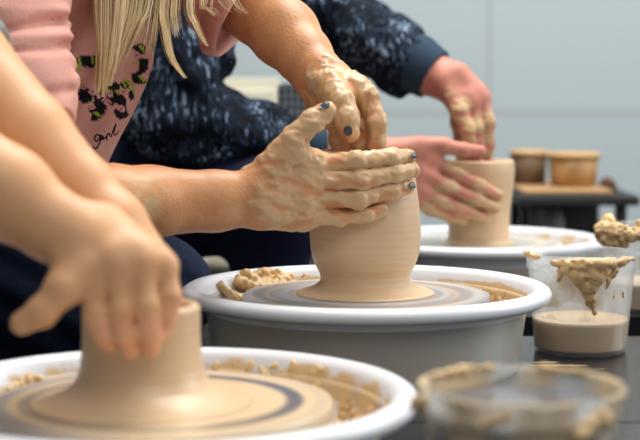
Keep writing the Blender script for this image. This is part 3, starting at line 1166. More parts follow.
def backdrop_items():
    d = 3.9
    x0, x1 = P(150, 80, d)[0], P(279, 80, d)[0]
    z = P(240, 78, d)[2]
    t = empty('low_cabinet', ((x0 + x1) / 2, d + 0.2, 0), 'cream low cabinet against the wall, seen between the two arms', 'cabinet')
    bevelled(mesh_np('carcass', *box((x0, d, 0.06), (x1, d + 0.4, z)), M['cream'], t, shade=False))
    mesh_np('plinth', *box((x0 + 0.02, d + 0.03, 0), (x1 - 0.02, d + 0.38, 0.06)), M['darkgrey'], t, shade=False)
    for (a, b) in ((x0 + 0.01, (x0 + x1) / 2 - 0.004), ((x0 + x1) / 2 + 0.004, x1 - 0.008)):
        dr = bevelled(mesh_np('door', *box((a, d - 0.018, 0.08), (b, d, z - 0.03)), M['cream'], t, shade=False))
        mesh_np('handle', *tube([(b - 0.03, d - 0.03, 0.5), (b - 0.03, d - 0.03, 0.6)], 0.005), M['darkgrey'], dr)
    # perforated crate column standing right of the cabinet
    d = 2.8
    x0, x1 = P(279, 84, d)[0], P(330, 84, d)[0]
    z = P(290, 84, d)[2]
    t = empty('perforated_locker', ((x0 + x1) / 2, d + 0.15, 0), 'dark grey perforated metal locker showing between the two wrists', 'locker')
    bevelled(mesh_np('carcass', *box((x0, d, 0.0), (x1, d + 0.3, z)), mat('locker_grey', lin(38, 44, 52), 0.5), t, shade=False))
    bars = []
    n = 8
    for i in range(n + 1):
        x = x0 + (x1 - x0) * i / n
        bars.append(box((x - 0.0028, d - 0.006, 0.3), (x + 0.0028, d - 0.001, z - 0.004)))
    m = int((z - 0.3) / 0.0145)
    for i in range(m + 1):
        zz = 0.3 + (z - 0.306) * i / m
        bars.append(box((x0, d - 0.0036, zz - 0.002), (x1, d - 0.0002, zz + 0.002)))
    mesh_np('grille', *merge(bars), mat('locker_grille', lin(150, 160, 168), 0.5), t, shade=False)
    # cream bin on the floor behind the knees
    d = 2.64
    c = P(216, 256, d)
    h = c[2]
    c[2] = 0
    V, F = lathe([(0.001, 0.0), (0.060, 0.0), (0.063, 0.02), (0.076, h - 0.02), (0.081, h - 0.018), (0.082, h), (0.077, h), (0.072, h - 0.03), (0.058, 0.02), (0.001, 0.012)], c, 56)
    tag(mesh_np('waste_bin', V, F, M['cream']), 'cream plastic bin on the floor, glimpsed between the knees behind the middle wheel', 'bin')


backdrop_items()


# ------------------------------------------------------------------ people
def body_mesh(S, hands, m, parent, clay_pts, spots=(), lump=0.0012, level=0.5, seed=0.0):
    """grow the skin; clay_pts: world points the clay sits around, with reach"""
    V, F = S.build()
    V = relax(V, F, 1, 0.4)
    N = normals(V, F)
    w = np.zeros(len(V))
    for (c, r0, r1) in clay_pts:
        dd = np.linalg.norm(V - c, axis=1)
        w = np.maximum(w, smooth(r1, r0, dd))
    # smears run along the fingers: along x for a level hand, along z for a hanging one
    up = np.zeros(len(V))
    for c in hands or ():
        up = np.maximum(up, smooth(0.085, 0.065, np.linalg.norm(V - c, axis=1)))
    def streak(s):
        a = noise(V[:, 0] * 0.30 + seed, V[:, 1], V[:, 2] + 0.15 * V[:, 0], s)
        b = noise(V[:, 0] + seed, V[:, 1], V[:, 2] * 0.30, s)
        return a * (1 - up) + b * up
    n = 0.45 * streak(110) + 0.3 * streak(210) + 0.25 * fbm(V[:, 0] + seed, V[:, 1], V[:, 2], 60, 3)
    clay = smooth(level - 0.06, level + 0.08, w * (0.12 + 1.0 * n)) * (w > 0)
    rel = fbm(V[:, 0], V[:, 1] + seed, V[:, 2], 170, 2) - 0.5
    rid = 1 - np.abs(2 * streak(190) - 1)
    V = V + N * (clay * w * (lump * 0.6 + lump * 0.9 * rel + lump * 1.3 * (rid - 0.5)))[:, None]
    for (c, r, s) in spots:
        dd = np.linalg.norm((V - c), axis=1)
        clay = np.maximum(clay, s * smooth(r, r * 0.3, dd) * smooth(0.15, 0.6, noise(V[:, 0] * 0.6, V[:, 1], V[:, 2] * 0.6, 200)))
    o = mesh_np('body', V, F, m, parent)
    attr(o, 'clay', clay)
    return o


def head(S, c, f, r=0.088):
    """c centre, f facing direction"""
    c, f = np.asarray(c, float), np.asarray(f, float)
    f /= np.linalg.norm(f)
    up = np.array((0, 0, 1.0))
    up = up - f * (up @ f)
    up /= np.linalg.norm(up)
    sd = np.cross(f, up)
    S.cone(c + up * 0.02, c - up * 0.03 + f * 0.012, r, r * 0.82, 0.03)
    S.cone(c - up * 0.06 + f * 0.035, c - up * 0.085 + f * 0.055, r * 0.6, 0.026, 0.03)
    S.cone(c - up * 0.0 + f * (r + 0.000), c - up * 0.032 + f * (r + 0.016), 0.008, 0.0125, 0.012)
    for s in (-1, 1):
        S.ball(c + sd * s * 0.031 + f * (r - 0.012), 0.013, 0.006)
        S.cone(c + sd * s * 0.082 + up * 0.012, c + sd * s * 0.08 - up * 0.02, 0.013, 0.009, 0.01)
    S.cone(c - up * 0.058 + f * (r - 0.008) - sd * 0.016, c - up * 0.058 + f * (r - 0.008) + sd * 0.016, 0.009, 0.009, 0.008)


def shell(S, thick, planes=(), fold=None):
    def post(F, X, Y, Z):
        if fold is not None:
            F = F + fold(X, Y, Z).astype(np.float32)
        G = np.maximum(F, -(F + thick))
        for (p, n, reach) in planes:
            # cut away everything beyond a plane, only near p
            q = (X - p[0]) * n[0] + (Y - p[1]) * n[1] + (Z - p[2]) * n[2]
            rr = np.sqrt((X - p[0]) ** 2 + (Y - p[1]) ** 2 + (Z - p[2]) ** 2)
            G = np.where(rr < reach, np.maximum(G, q), G)
        return G
    V, F = S.build(post)
    return relax(V, F, 1, 0.4), F


def unit(v):
    v = np.asarray(v, float)
    return v / np.linalg.norm(v)


YN = np.array((0, 1.0, 0))

# ============ the person in pink at the middle wheel
def woman():
    root = empty('person', (P(-80, 300, 1.75)[0], 1.78, 0), 'person in a pink floral shirt with long blond hair, clay-coated hands on the middle pot', 'person', 'potters at the wheels')
    S = Sdf(0.0022)
    sh_r, el_r, wr_r = (11, -75, 1.66), (38, 206, 1.53), (254, 198, 1.612)
    sh_l, el_l, wr_l = (190, -70, 2.02), (258, 8, 1.83), (316, 70, 1.735)
    # torso
    S.chain([(150, -110, 1.84, 0.05), (72, -45, 1.83, 0.088), (26, 40, 1.83, 0.088), (-35, 128, 1.82, 0.088), (-95, 215, 1.80, 0.105)], 0.05)
    S.chain([sh_r + (0.052,), (85, -82, 1.84, 0.075), sh_l + (0.052,)], 0.04)
    S.chain([(150, -100, 1.84, 0.052), (190, -150, 1.83, 0.05)], 0.03)
    head(S, P(222, -200, 1.82), (0.75, -0.05, -0.65))
    # right arm
    S.chain([sh_r + (0.048,), (17, 60, 1.60, 0.041), el_r + (0.040,)], 0.01)
    S.chain([(40, 206, 1.53, 0.038), (110, 203, 1.552, 0.0380), (150, 202, 1.572, 0.0358)], 0.01)
    S.chain([(150, 202, 1.572, 0.0358), (215, 201, 1.597, 0.0305), (262, 198, 1.612, 0.0280)], 0.01, (YN, 0.78))
    R = {'i': [(318, 164, 1.622), (357, 161, 1.619), (391, 158, 1.634), (408, 157, 1.652)],
         'm': [(315, 181, 1.616), (361, 180, 1.616), (394, 174, 1.632), (412, 170, 1.650)],
         'r': [(312, 199, 1.616), (358, 199, 1.617), (390, 191, 1.631), (407, 187, 1.648)],
         'p': [(308, 215, 1.618), (340, 219, 1.620), (366, 215, 1.625), (381, 210, 1.629)]}
    fr = {'i': [0.0103, 0.0092, 0.0083, 0.0070], 'm': [0.0105, 0.0094, 0.0085, 0.0072], 'r': [0.0101, 0.0090, 0.0082, 0.0069], 'p': [0.0094, 0.0082, 0.0074, 0.0062]}
    th = [(270, 166, 1.604), (294, 140, 1.600), (312, 122, 1.602), (328, 111, 1.606)]
    pal = palm([(262, 184, 1.606), (262, 193, 1.604), (262, 202, 1.604), (262, 211, 1.606)], [R[k][0] for k in 'imrp'], 0.0150, 0.0118,
               [((258, 184, 1.606), (292, 148, 1.603), 0.017, 0.013), ((292, 150, 1.604), (316, 166, 1.618), 0.011, 0.009), ((262, 212, 1.61), (304, 214, 1.622), 0.016, 0.012)])
    S.hand(pal, [finger(R[k], fr[k]) for k in 'imrp'] + [finger(th, [0.0150, 0.0122, 0.0106, 0.0086])], kf=0.005, kg=0.0008)
    # left arm
    S.chain([sh_l + (0.046,), (225, -25, 1.93, 0.041), el_l + (0.0415,)], 0.02)
    S.chain([el_l + (0.0415,), (285, 34, 1.785, 0.0385), (304, 56, 1.755, 0.0310), wr_l + (0.0265,)], 0.01)
    L = {'i': [(367, 97, 1.690), (377, 122, 1.680), (376, 144, 1.682), (372, 168, 1.688)],
         'm': [(355, 95, 1.705), (363, 124, 1.700), (362, 145, 1.700), (360, 170, 1.70)],
         'r': [(343, 94, 1.722), (347, 124, 1.722), (348, 143, 1.718), (347, 168, 1.712)],
         'p': [(332, 94, 1.738), (336, 121, 1.738), (338, 139, 1.728), (341, 160, 1.718)]}
    lt = [(330, 84, 1.690), (342, 103, 1.664), (347, 119, 1.654), (349, 133, 1.652)]
    pal = palm([(325, 70, 1.722), (320, 72, 1.728), (315, 75, 1.735), (310, 79, 1.742)], [L[k][0] for k in 'imrp'], 0.0165, 0.0122,
               [((318, 76, 1.720), (340, 101, 1.672), 0.0170, 0.0135), ((312, 82, 1.735), (322, 116, 1.738), 0.0150, 0.0130), ((318, 84, 1.728), (330, 112, 1.724), 0.014, 0.012)])
    S.hand(pal, [finger(L[k], fr[k]) for k in 'imrp'] + [finger(lt, [0.0150, 0.0122, 0.0112, 0.0094])], kf=0.005, kg=0.0008)
    # thighs under the trousers keep the body whole
    S.chain([(-75, 225, 1.80, 0.11), (-40, 262, 1.82, 0.07)], 0.04)
    pts = [(P(*q), 0.018, 0.075) for k in 'imrp' for q in R[k]] + [(P(*q), 0.020, 0.06) for q in th]
    pts += [(P(*q), 0.018, 0.07) for k in 'imrp' for q in L[k]] + [(P(*q), 0.022, 0.065) for q in lt] + [(P(285, 196, 1.60), 0.022, 0.07), (P(330, 88, 1.70), 0.022, 0.065)]
    b = body_mesh(S, [P(355, 105, 1.70), P(345, 135, 1.70), P(365, 140, 1.69)], M['skin'], root, pts, [(P(143, 196, 1.535), 0.034, 1.0), (P(236, 214, 1.57), 0.02, 0.5)], 0.0019, 0.53)
    # nails
    nail('fingernail', th[3], th[2], (-0.15, -0.75, 0.6), 0.0090, M['nail2'], b, 0.010, 0.0085)
    nail('fingernail', R['i'][3], R['i'][2], (0.25, -1, 0.15), 0.0076, M['nail'], b, 0.008, 0.0065)
    nail('fingernail', R['r'][3], R['r'][2], (0.25, -1, 0.15), 0.0075, M['nail2'], b, 0.0085, 0.007)
    nail('fingernail', lt[3], lt[2], (-0.1, -1, 0.1), 0.0094, M['nail2'], b, 0.010, 0.009)

    # ---- shirt
    S = Sdf(0.0024)
    S.chain([(150, -112, 1.84, 0.072), (66, -40, 1.83, 0.106), (32, 50, 1.83, 0.106), (-6, 118, 1.82, 0.108), (-58, 165, 1.80, 0.112), (-105, 210, 1.79, 0.122)], 0.05)
    S.chain([(25, -75, 1.68, 0.070), (80, -80, 1.83, 0.10), (185, -65, 2.0, 0.070)], 0.04)
    # front hanging off the chest towards the hem
    S.chain([(116, -30, 1.81, 0.050), (107, 16, 1.80, 0.050), (93, 61, 1.79, 0.050), (78, 100, 1.77, 0.051), (57, 147, 1.77, 0.053), (44, 176, 1.77, 0.055)], 0.03)
    # right sleeve, left sleeve
    S.chain([(14, -75, 1.66, 0.064), (12, 20, 1.615, 0.056), (17, 88, 1.585, 0.054), (22, 150, 1.565, 0.052)], 0.02)
    S.chain([(190, -70, 2.02, 0.068), (218, -28, 1.94, 0.064), (246, 10, 1.85, 0.0625), (276, 40, 1.79, 0.060)], 0.02)
    hemL = P(240, 17, 1.84)
    cutL = unit((0.80, -0.12, -0.50))
    hemR = P(24, 128, 1.572)
    cutR = unit(P(60, 190, 1.54) - P(30, 20, 1.615))
    neck = P(165, -125, 1.84)

    def fold(X, Y, Z):
        # soft folds: across the sleeve (with z) and down the torso front
        xs = (Z - 0.55) * 1.0
        sl = smooth(P(84, 60, 1.6)[0], P(72, 60, 1.6)[0], X) * smooth(1.70, 1.66, Y)
        wv = Z + 0.10 * X + 0.020 * noise(X, Y, Z, 16)
        f = 0.0030 * np.sin(wv * 250) * smooth(0.35, 0.65, noise(X, Y, Z, 20)) * sl
        for (zz, a_, w_) in ((P(0, 18, 1.6)[2], 0.009, 0.006), (P(0, 44, 1.6)[2], 0.005, 0.004), (P(0, 90, 1.6)[2], 0.005, 0.006)):
            f = f + sl * a_ * np.exp(-((Z - zz - 0.25 * (X + 0.27) + 0.01 * noise(X, Y, Z, 24)) / w_) ** 2)
        f = f + 0.014 * (noise(X, Y, Z * 1.8, 15) - 0.5) * sl
        g = 1 - sl
        u = X * 0.85 - Z * 0.52
        f = f + g * (0.0035 * np.sin(u * 170 + 1.0 + 2 * noise(X, Y, Z, 7)) + 0.007 * (noise(X, Y, Z * 0.5, 12) - 0.5))
        return f
    hem = P(60, 176, 1.77)
    V, F = shell(S, 0.0068, [(hemL, cutL, 0.16), (hemR, cutR, 0.10), (neck, unit((0.5, 0, 0.85)), 0.09)], fold)
    sh = mesh_np('shirt', V, F, M['shirt'], root)
    # printed flowers, laid out on the cloth in its own side view (x, z)
    o0 = P(0, 0, 1.72)
    sc_ = 1.72 / FPX
    qx = (V[:, 0] - o0[0]) / sc_
    qy = (o0[2] - V[:, 2]) / sc_
    jx = qx + 5.0 * (noise(V[:, 0], V[:, 1] * 0, V[:, 2], 160) - 0.5)
    jy = qy + 5.0 * (noise(V[:, 0] + 3, V[:, 1] * 0, V[:, 2], 160) - 0.5)
    rgb = np.zeros((len(V), 4), dtype=np.float32)
    front = (V[:, 1] < 1.84) & (V[:, 1] > 1.64) & (qx > 74)

    def paint(mask, col):
        q = mask & front
        rgb[q, :3] = col
        rgb[q, 3] = 1
    black = lin(24, 20, 24)
    for (x, y, rx, ry) in ((86, 62, 9, 6), (95, 58, 5, 4), (85, 94, 7, 8), (104, 96, 12, 8), (96, 108, 8, 8), (92, 116, 4, 5), (118, 104, 4, 12), (116, 112, 4, 7), (133, 46, 5, 5), (136, 62, 4, 9), (132, 76, 5, 9), (122, 84, 6, 4), (144, 40, 3, 5), (110, 86, 6, 4), (150, 32, 3, 3), (126, 94, 3, 5)):
        paint(((jx - x) / rx) ** 2 + ((jy - y) / ry) ** 2 < 1, black)
    pinkd, pinkl, lime = lin(150, 84, 92), lin(226, 166, 166), lin(168, 190, 62)
    for (x, y) in ((83, 67), (92, 91), (98, 95), (107, 93), (91, 106), (104, 101), (137, 53), (131, 54), (120, 92), (117, 107), (143, 37), (128, 86), (84, 86), (97, 64), (140, 70)):
        dd = np.hypot(jx - x, jy - y)
        paint(dd < 3.1, pinkl)
        paint(dd < 1.3, pinkd)
    for (x, y, dx, dy) in ((80, 60, -1, 5), (90, 58, 1, 5), (77, 66, 2, 4), (100, 88, 7, 1), (88, 101, 4, 2), (92, 112, 4, 1), (118, 78, 2, 7), (122, 80, 5, 6), (133, 43, 3, 5), (131, 60, 1, 4), (113, 90, 4, 2), (135, 76, 2, 4), (104, 90, 5, -1), (127, 88, 3, 3)):
        L2 = dx * dx + dy * dy
        t = np.clip(((jx - x) * dx + (jy - y) * dy) / L2, 0, 1)
        paint(np.hypot(jx - x - dx * t, jy - y - dy * t) < 1.15, lime)
    a = sh.data.attributes.new('print', 'FLOAT_COLOR', 'POINT')
    a.data.foreach_set('color', rgb.ravel())
    # script lettering under the flowers, laid onto the cloth
    bpy.context.view_layer.update()
    from mathutils.bvhtree import BVHTree
    bv = BVHTree.FromPolygons([tuple(v) for v in V.tolist()], F.tolist())
    strokes = [[(103, 132), (99, 131), (97, 135), (99, 138), (102, 135), (104, 131), (102, 140), (98, 146), (95, 143)],
               [(104, 137), (106, 132), (106, 136), (109, 133)], [(109, 137), (110, 131), (112, 130), (112, 133)], [(113, 134), (117, 124), (119, 120), (116, 130), (117, 132), (120, 128)], [(107, 128), (107.4, 127.4)]]
    parts = []
    for s in strokes:
        path = []
        for (x, y, _) in spline([(u * 0.9 + 4.5, v * 0.95 + 9, 0) for u, v in s], max(4, len(s) * 5)):
            o = np.array((o0[0] + x * sc_, 1.2, o0[2] - y * sc_))
            h = bv.ray_cast(Vector(o), Vector((0, 1, 0)))
            if h[0] is not None and h[0].y > 1.6:
                path.append(np.array(h[0]) - (0, 0.0006, 0))
        if len(path) > 2:
            parts.append(tube(path, 0.0008, 5))
    if parts:
        mesh_np('lettering', *merge(parts), M['ink'], sh)

    # ---- trousers and shoes
    S = Sdf(0.005)
    S.chain([(-80, 235, 1.78, 0.125), (40, 300, 1.84, 0.088), (150, 298, 1.87, 0.074)], 0.04)
    kn = P(150, 298, 1.87)
    S.cone(kn, (kn[0] - 0.03, 1.87, 0.10), 0.066, 0.05, 0.03)
    S.chain([(-80, 235, 1.80, 0.125), (-20, 262, 1.93, 0.10), (120, 262, 2.07, 0.070)], 0.04)
    kl = P(120, 262, 2.07)
    S.cone(kl, (kl[0] - 0.03, 2.05, 0.10), 0.066, 0.05, 0.03)
    tr = lambda F, X, Y, Z: F + (0.012 * (noise(X, Y, Z, 14) - 0.5) + 0.003 * np.sin(Z * 130 + X * 90)).astype(np.float32)
    V, F = S.build(tr)
    mesh_np('trousers', V, F, M['denim'], root)
    for k in (kn, kl):
        S = Sdf(0.005)
        y = 1.87 if k is kn else 2.05
        S.cone((k[0] - 0.06, y, 0.042), (k[0] + 0.12, y, 0.034), 0.042, 0.034, 0.02)
        S.cone((k[0] - 0.03, y, 0.05), (k[0] - 0.03, y, 0.10), 0.045, 0.045, 0.02)
        mesh_np('shoe', *S.build(), M['shoe'], root)

    # ---- hair: locks falling from the head, some ending in loose tips
    guides = [
        ([(100, -80), (97, 0), (99, 45), (97, 92)], 4, 3, 26, 1.66),
        ([(110, -80), (106, 0), (106, 50), (103, 97)], 6, 4, 46, 1.65),
        ([(124, -85), (118, 0), (113, 50), (106, 86)], 8, 4, 60, 1.65),
        ([(138, -90), (131, 0), (122, 40), (111, 74)], 8, 4, 60, 1.655),
        ([(150, -90), (142, 0), (131, 34), (117, 66)], 7, 4, 46, 1.66),
        ([(162, -90), (152, 0), (143, 22), (135, 42)], 6, 5, 16, 1.665),
        ([(178, -90), (163, 0), (165, 30), (171, 58), (185, 78)], 6, 2, 40, 1.66),
        ([(174, -90), (158, 0), (154, 30), (149, 58)], 5, 6, 12, 1.67),
        ([(184, -90), (174, 0), (174, 20), (177, 38)], 5, 5, 13, 1.67),
        ([(200, -90), (190, 0), (196, 25), (207, 46)], 4, 2, 18, 1.68),
        ([(218, -90), (205, 0), (208, 8), (215, 16)], 8, 5, 8, 1.70),
        ([(235, -95), (226, -20), (232, 4), (244, 14)], 10, 5, 7, 1.72)]
    crown = P(215, -190, 1.80)
    VV, FF, TT = [], [], []
    for (g, sp0, sp1, n, d) in guides:
        for q in range(int(n * 2.6)):
            jx0, jd = RNG.normal(0, 0.55), RNG.normal(0, 0.014)
            jt = RNG.normal(0, 0.5)
            lenf = 1.02 - 0.34 * RNG.random() ** 1.6
            path = [crown + (RNG.normal(0, 0.04) - 0.02, RNG.normal(0, 0.05) - 0.02, 0.03 + RNG.normal(0, 0.02))]
            ctrl = []
            m_ = len(g)
            for i, (x, y) in enumerate(g):
                f = i / (m_ - 1)
                w = sp0 * (1 - f) + sp1 * f
                ctrl.append(P(x + jx0 * w + jt * w * f * 0.6, y, d + jd + 0.05 * (1 - f) ** 2))
            pts = spline(path + ctrl, 48)
            pts = pts[np.round(np.linspace(0, 47 * min(1, lenf), 16)).astype(int)]
            rad = (0.00062 - 0.00045 * np.linspace(0, 1, 16) ** 1.5) * RNG.uniform(0.7, 1.3)
            v, f_ = tube(pts, rad, 3, False)
            b0 = len(VV)
            VV.extend(v)
            FF.extend([tuple(b0 + x for x in y) for y in f_])
            TT.extend([float(np.clip(RNG.normal(0.5, 0.22), 0, 1))] * len(v))
    hr = mesh_np('hair', np.array(VV), np.array(FF), M['hair'], root)
    attr(hr, 'tone', TT)
    # cap of hair over the skull
    S = Sdf(0.004)
    f = unit((0.75, -0.05, -0.65))
    c = P(222, -200, 1.82)
    S.cone(c - f * 0.012 + (0, 0, 0.022), c - f * 0.03 - (0, 0, 0.0), 0.096, 0.092, 0.03)
    V, F = S.build(lambda F, X, Y, Z: np.maximum(F, ((X - c[0]) * f[0] + (Y - c[1]) * f[1] + (Z - c[2]) * f[2] - 0.045).astype(np.float32)))
    hc = mesh_np('hair_crown', V, F, M['hair'], root)
    attr(hc, 'tone', 0.35 + 0.4 * noise(V[:, 0] * 3, V[:, 1] * 3, V[:, 2] * 0.5, 60))


woman()


# ============ the person in the marled sweatshirt at the farthest wheel
def far_person():
    root = empty('person', (P(40, 200, 2.55)[0], 2.55, 0), 'person in a marled navy sweatshirt behind, reddish hands on the farthest pot', 'person', 'potters at the wheels')
    S = Sdf(0.0030)
    sh_r, el_r = (185, -40, 2.40), (160, 132, 2.36)
    sh_l, el_l = (205, -80, 2.74), (310, 2, 2.64)
    S.chain([(215, -140, 2.58, 0.05), (170, -50, 2.57, 0.10), (120, 60, 2.57, 0.10), (60, 190, 2.56, 0.115)], 0.05)
    S.chain([sh_r + (0.05,), (190, -70, 2.57, 0.08), sh_l + (0.05,)], 0.05)
    S.chain([(215, -130, 2.58, 0.05), (235, -185, 2.58, 0.05)], 0.03)
    head(S, P(250, -235, 2.58), (0.8, 0, -0.6))
    S.chain([sh_r + (0.045,), el_r + (0.036,), (250, 136, 2.40, 0.034), (330, 150, 2.425, 0.028), (376, 157, 2.432, 0.026)], 0.03)
    S.chain([sh_l + (0.045,), el_l + (0.038,), (385, 46, 2.57, 0.034), (432, 74, 2.53, 0.0285), (444, 80, 2.522, 0.0275)], 0.03)
    # right hand, flat against the near side of the far pot
    R = {'i': [(432, 160, 2.428), (455, 173, 2.430), (480, 186, 2.433), (498, 196, 2.442)],
         'm': [(428, 175, 2.424), (449, 187, 2.426), (476, 199, 2.432), (495, 208, 2.440)],
         'r': [(422, 190, 2.424), (441, 200, 2.427), (466, 211, 2.432), (484, 218, 2.438)],
         'p': [(414, 200, 2.428), (431, 209, 2.430), (450, 216, 2.434), (464, 221, 2.438)]}
    fr = [0.0115, 0.0108, 0.0098, 0.0084]
    th = [(418, 145, 2.428), (444, 146, 2.424), (463, 150, 2.426), (481, 151, 2.432)]
    pal = palm([(380, 150, 2.428), (379, 158, 2.426), (378, 166, 2.427), (377, 174, 2.43)], [R[k][0] for k in 'imrp'], 0.018, 0.0132,
               [((382, 150, 2.43), (440, 146, 2.426), 0.018, 0.0125), ((410, 148, 2.43), (432, 160, 2.43), 0.013, 0.012)])
    S.hand(pal, [finger(R[k], fr if k != 'p' else [0.0105, 0.0098, 0.0088, 0.0076]) for k in 'imrp'] + [finger(th, [0.0145, 0.0125, 0.0112, 0.009])])
    # left hand, fingers down inside the pot
    L = {'i': [(482, 98, 2.490), (488, 122, 2.482), (488, 146, 2.484), (484, 172, 2.488)],
         'm': [(473, 104, 2.482), (476, 128, 2.474), (478, 150, 2.478), (477, 174, 2.486)],
         'r': [(464, 104, 2.500), (465, 128, 2.500), (468, 148, 2.50), (468, 170, 2.50)],
         'p': [(457, 102, 2.520), (457, 122, 2.524), (460, 140, 2.52), (461, 162, 2.515)]}
    lt = [(452, 92, 2.495), (460, 112, 2.472), (467, 130, 2.466), (470, 148, 2.470)]
    pal = palm([(458, 74, 2.505), (453, 78, 2.51), (448, 82, 2.518), (444, 86, 2.525)], [L[k][0] for k in 'imrp'], 0.019, 0.0138,
               [((446, 82, 2.50), (459, 110, 2.478), 0.018, 0.014)])
    S.hand(pal, [finger(L[k], fr if k != 'p' else [0.0105, 0.0098, 0.0088, 0.0076]) for k in 'imrp'] + [finger(lt, [0.0150, 0.0130, 0.0118, 0.0100])])
    pts = [(P(*q), 0.012, 0.05) for k in 'imrp' for q in R[k][1:]] + [(P(*q), 0.012, 0.045) for k in 'imrp' for q in L[k][1:]] + [(P(*q), 0.014, 0.045) for q in lt] + [(P(448, 105, 2.50), 0.02, 0.05)]
    body_mesh(S, None, M['skin_pink'], root, pts, (), 0.0014, 0.56, 5.0)

    # ---- sweatshirt
    S = Sdf(0.0036)
    S.chain([(215, -140, 2.58, 0.075), (170, -50, 2.57, 0.13), (130, 60, 2.57, 0.135), (75, 170, 2.56, 0.145)], 0.05)
    S.chain([(185, -40, 2.42, 0.075), (190, -70, 2.57, 0.11), (205, -80, 2.72, 0.075)], 0.05)
    S.chain([(192, -30, 2.40, 0.066), (186, 50, 2.37, 0.062), (166, 122, 2.355, 0.060)], 0.03)
    S.chain([(166, 122, 2.355, 0.060), (215, 128, 2.375, 0.054), (262, 138, 2.40, 0.044), (318, 148, 2.42, 0.038)], 0.03)
    S.chain([(205, -80, 2.72, 0.070), (300, -6, 2.65, 0.064), (350, 24, 2.60, 0.056), (395, 52, 2.56, 0.050), (428, 71, 2.532, 0.0455)], 0.03)

    def fold(X, Y, Z):
        f = 0.030 * (noise(X, Y, Z, 13) - 0.5) + 0.012 * (noise(X, Y, Z, 34) - 0.5)
        ridge = 1 - np.abs(2 * noise(X * 0.7 + Z * 0.5, Y, Z * 1.4, 18) - 1)
        return f - 0.010 * (ridge - 0.6)
    cR, cL = P(306, 146, 2.415), P(418, 65, 2.54)
    nL = unit(P(440, 78, 2.525) - P(390, 49, 2.565))
    V, F = shell(S, 0.006, [(cR, unit(P(320, 148, 2.42) - P(262, 138, 2.40)), 0.08), (cL, nL, 0.09), (P(225, -155, 2.58), unit((0.4, 0, 0.9)), 0.10)], fold)
    sw = mesh_np('sweatshirt', V, F, M['marl'], root)
    for (a, b, r0, r1) in ((P(408, 59, 2.548), P(434, 75, 2.53), 0.0475, 0.0415), (P(300, 145, 2.413), P(322, 149, 2.422), 0.037, 0.035)):
        ax = unit(b - a)
        e = unit(np.cross(ax, (0, 1, 0)))
        g = np.cross(ax, e)
        V, F = [], []
        n = 64
        prof = [(0, r0 - 0.004), (0, r0), (0.25, r0 + 0.0015), (0.6, (r0 + r1) / 2 + 0.0012), (0.95, r1 + 0.001), (1.0, r1), (1.0, r1 - 0.005), (0.5, r1 - 0.005)]
        for (t, r) in prof:
            for q in range(n):
                an = 2 * math.pi * q / n
                rr = r + 0.0007 * math.cos(an * 32)
                V.append(a + (b - a) * t + rr * (math.cos(an) * e + math.sin(an) * g))
        for k in range(len(prof) - 1):
            for q in range(n):
                F.append((k * n + q, k * n + (q + 1) % n, (k + 1) * n + (q + 1) % n, (k + 1) * n + q))
        cf = mesh_np('cuff', V, F, M['slate'], sw)
        cf['label'] = 'plain dark slate ribbed cuff'
    # ---- trousers, shoes
    S = Sdf(0.006)
    S.chain([(50, 205, 2.50, 0.125), (150, 206, 2.42, 0.088), (272, 206, 2.33, 0.072)], 0.04)
    k = P(272, 206, 2.33)
    S.cone(k, (k[0] - 0.03, 2.36, 0.10), 0.066, 0.05, 0.03)
    S.chain([(50, 205, 2.60, 0.125), (120, 206, 2.76, 0.09), (188, 206, 2.90, 0.072)], 0.04)
    k2 = P(188, 206, 2.90)
    S.cone(k2, (k2[0] - 0.03, 2.90, 0.10), 0.066, 0.05, 0.03)
    V, F = S.build(lambda F, X, Y, Z: F + (0.012 * (noise(X, Y, Z, 16) - 0.5)).astype(np.float32))
    mesh_np('trousers', V, F, M['royal'], root)
    for (kk, y) in ((k, 2.36), (k2, 2.90)):
        S = Sdf(0.006)
        S.cone((kk[0] - 0.06, y, 0.042), (kk[0] + 0.12, y, 0.034), 0.042, 0.034, 0.02)
        S.cone((kk[0] - 0.03, y, 0.05), (kk[0] - 0.03, y, 0.10), 0.046, 0.046, 0.02)
        mesh_np('shoe', *S.build(), M['shoe'], root)
    S = Sdf(0.005)
    f = unit((0.8, 0, -0.6))
    c = P(250, -235, 2.58)
    S.cone(c - f * 0.012 + (0, 0, 0.02), c - f * 0.03, 0.095, 0.09, 0.03)
    V, F = S.build(lambda F, X, Y, Z: np.maximum(F, ((X - c[0]) * f[0] + (Z - c[2]) * f[2] - 0.04).astype(np.float32)))
    mesh_np('hair', V, F, mat('brown_hair', lin(70, 50, 36), 0.5, 0.4, 0.4, 90), root)


far_person()


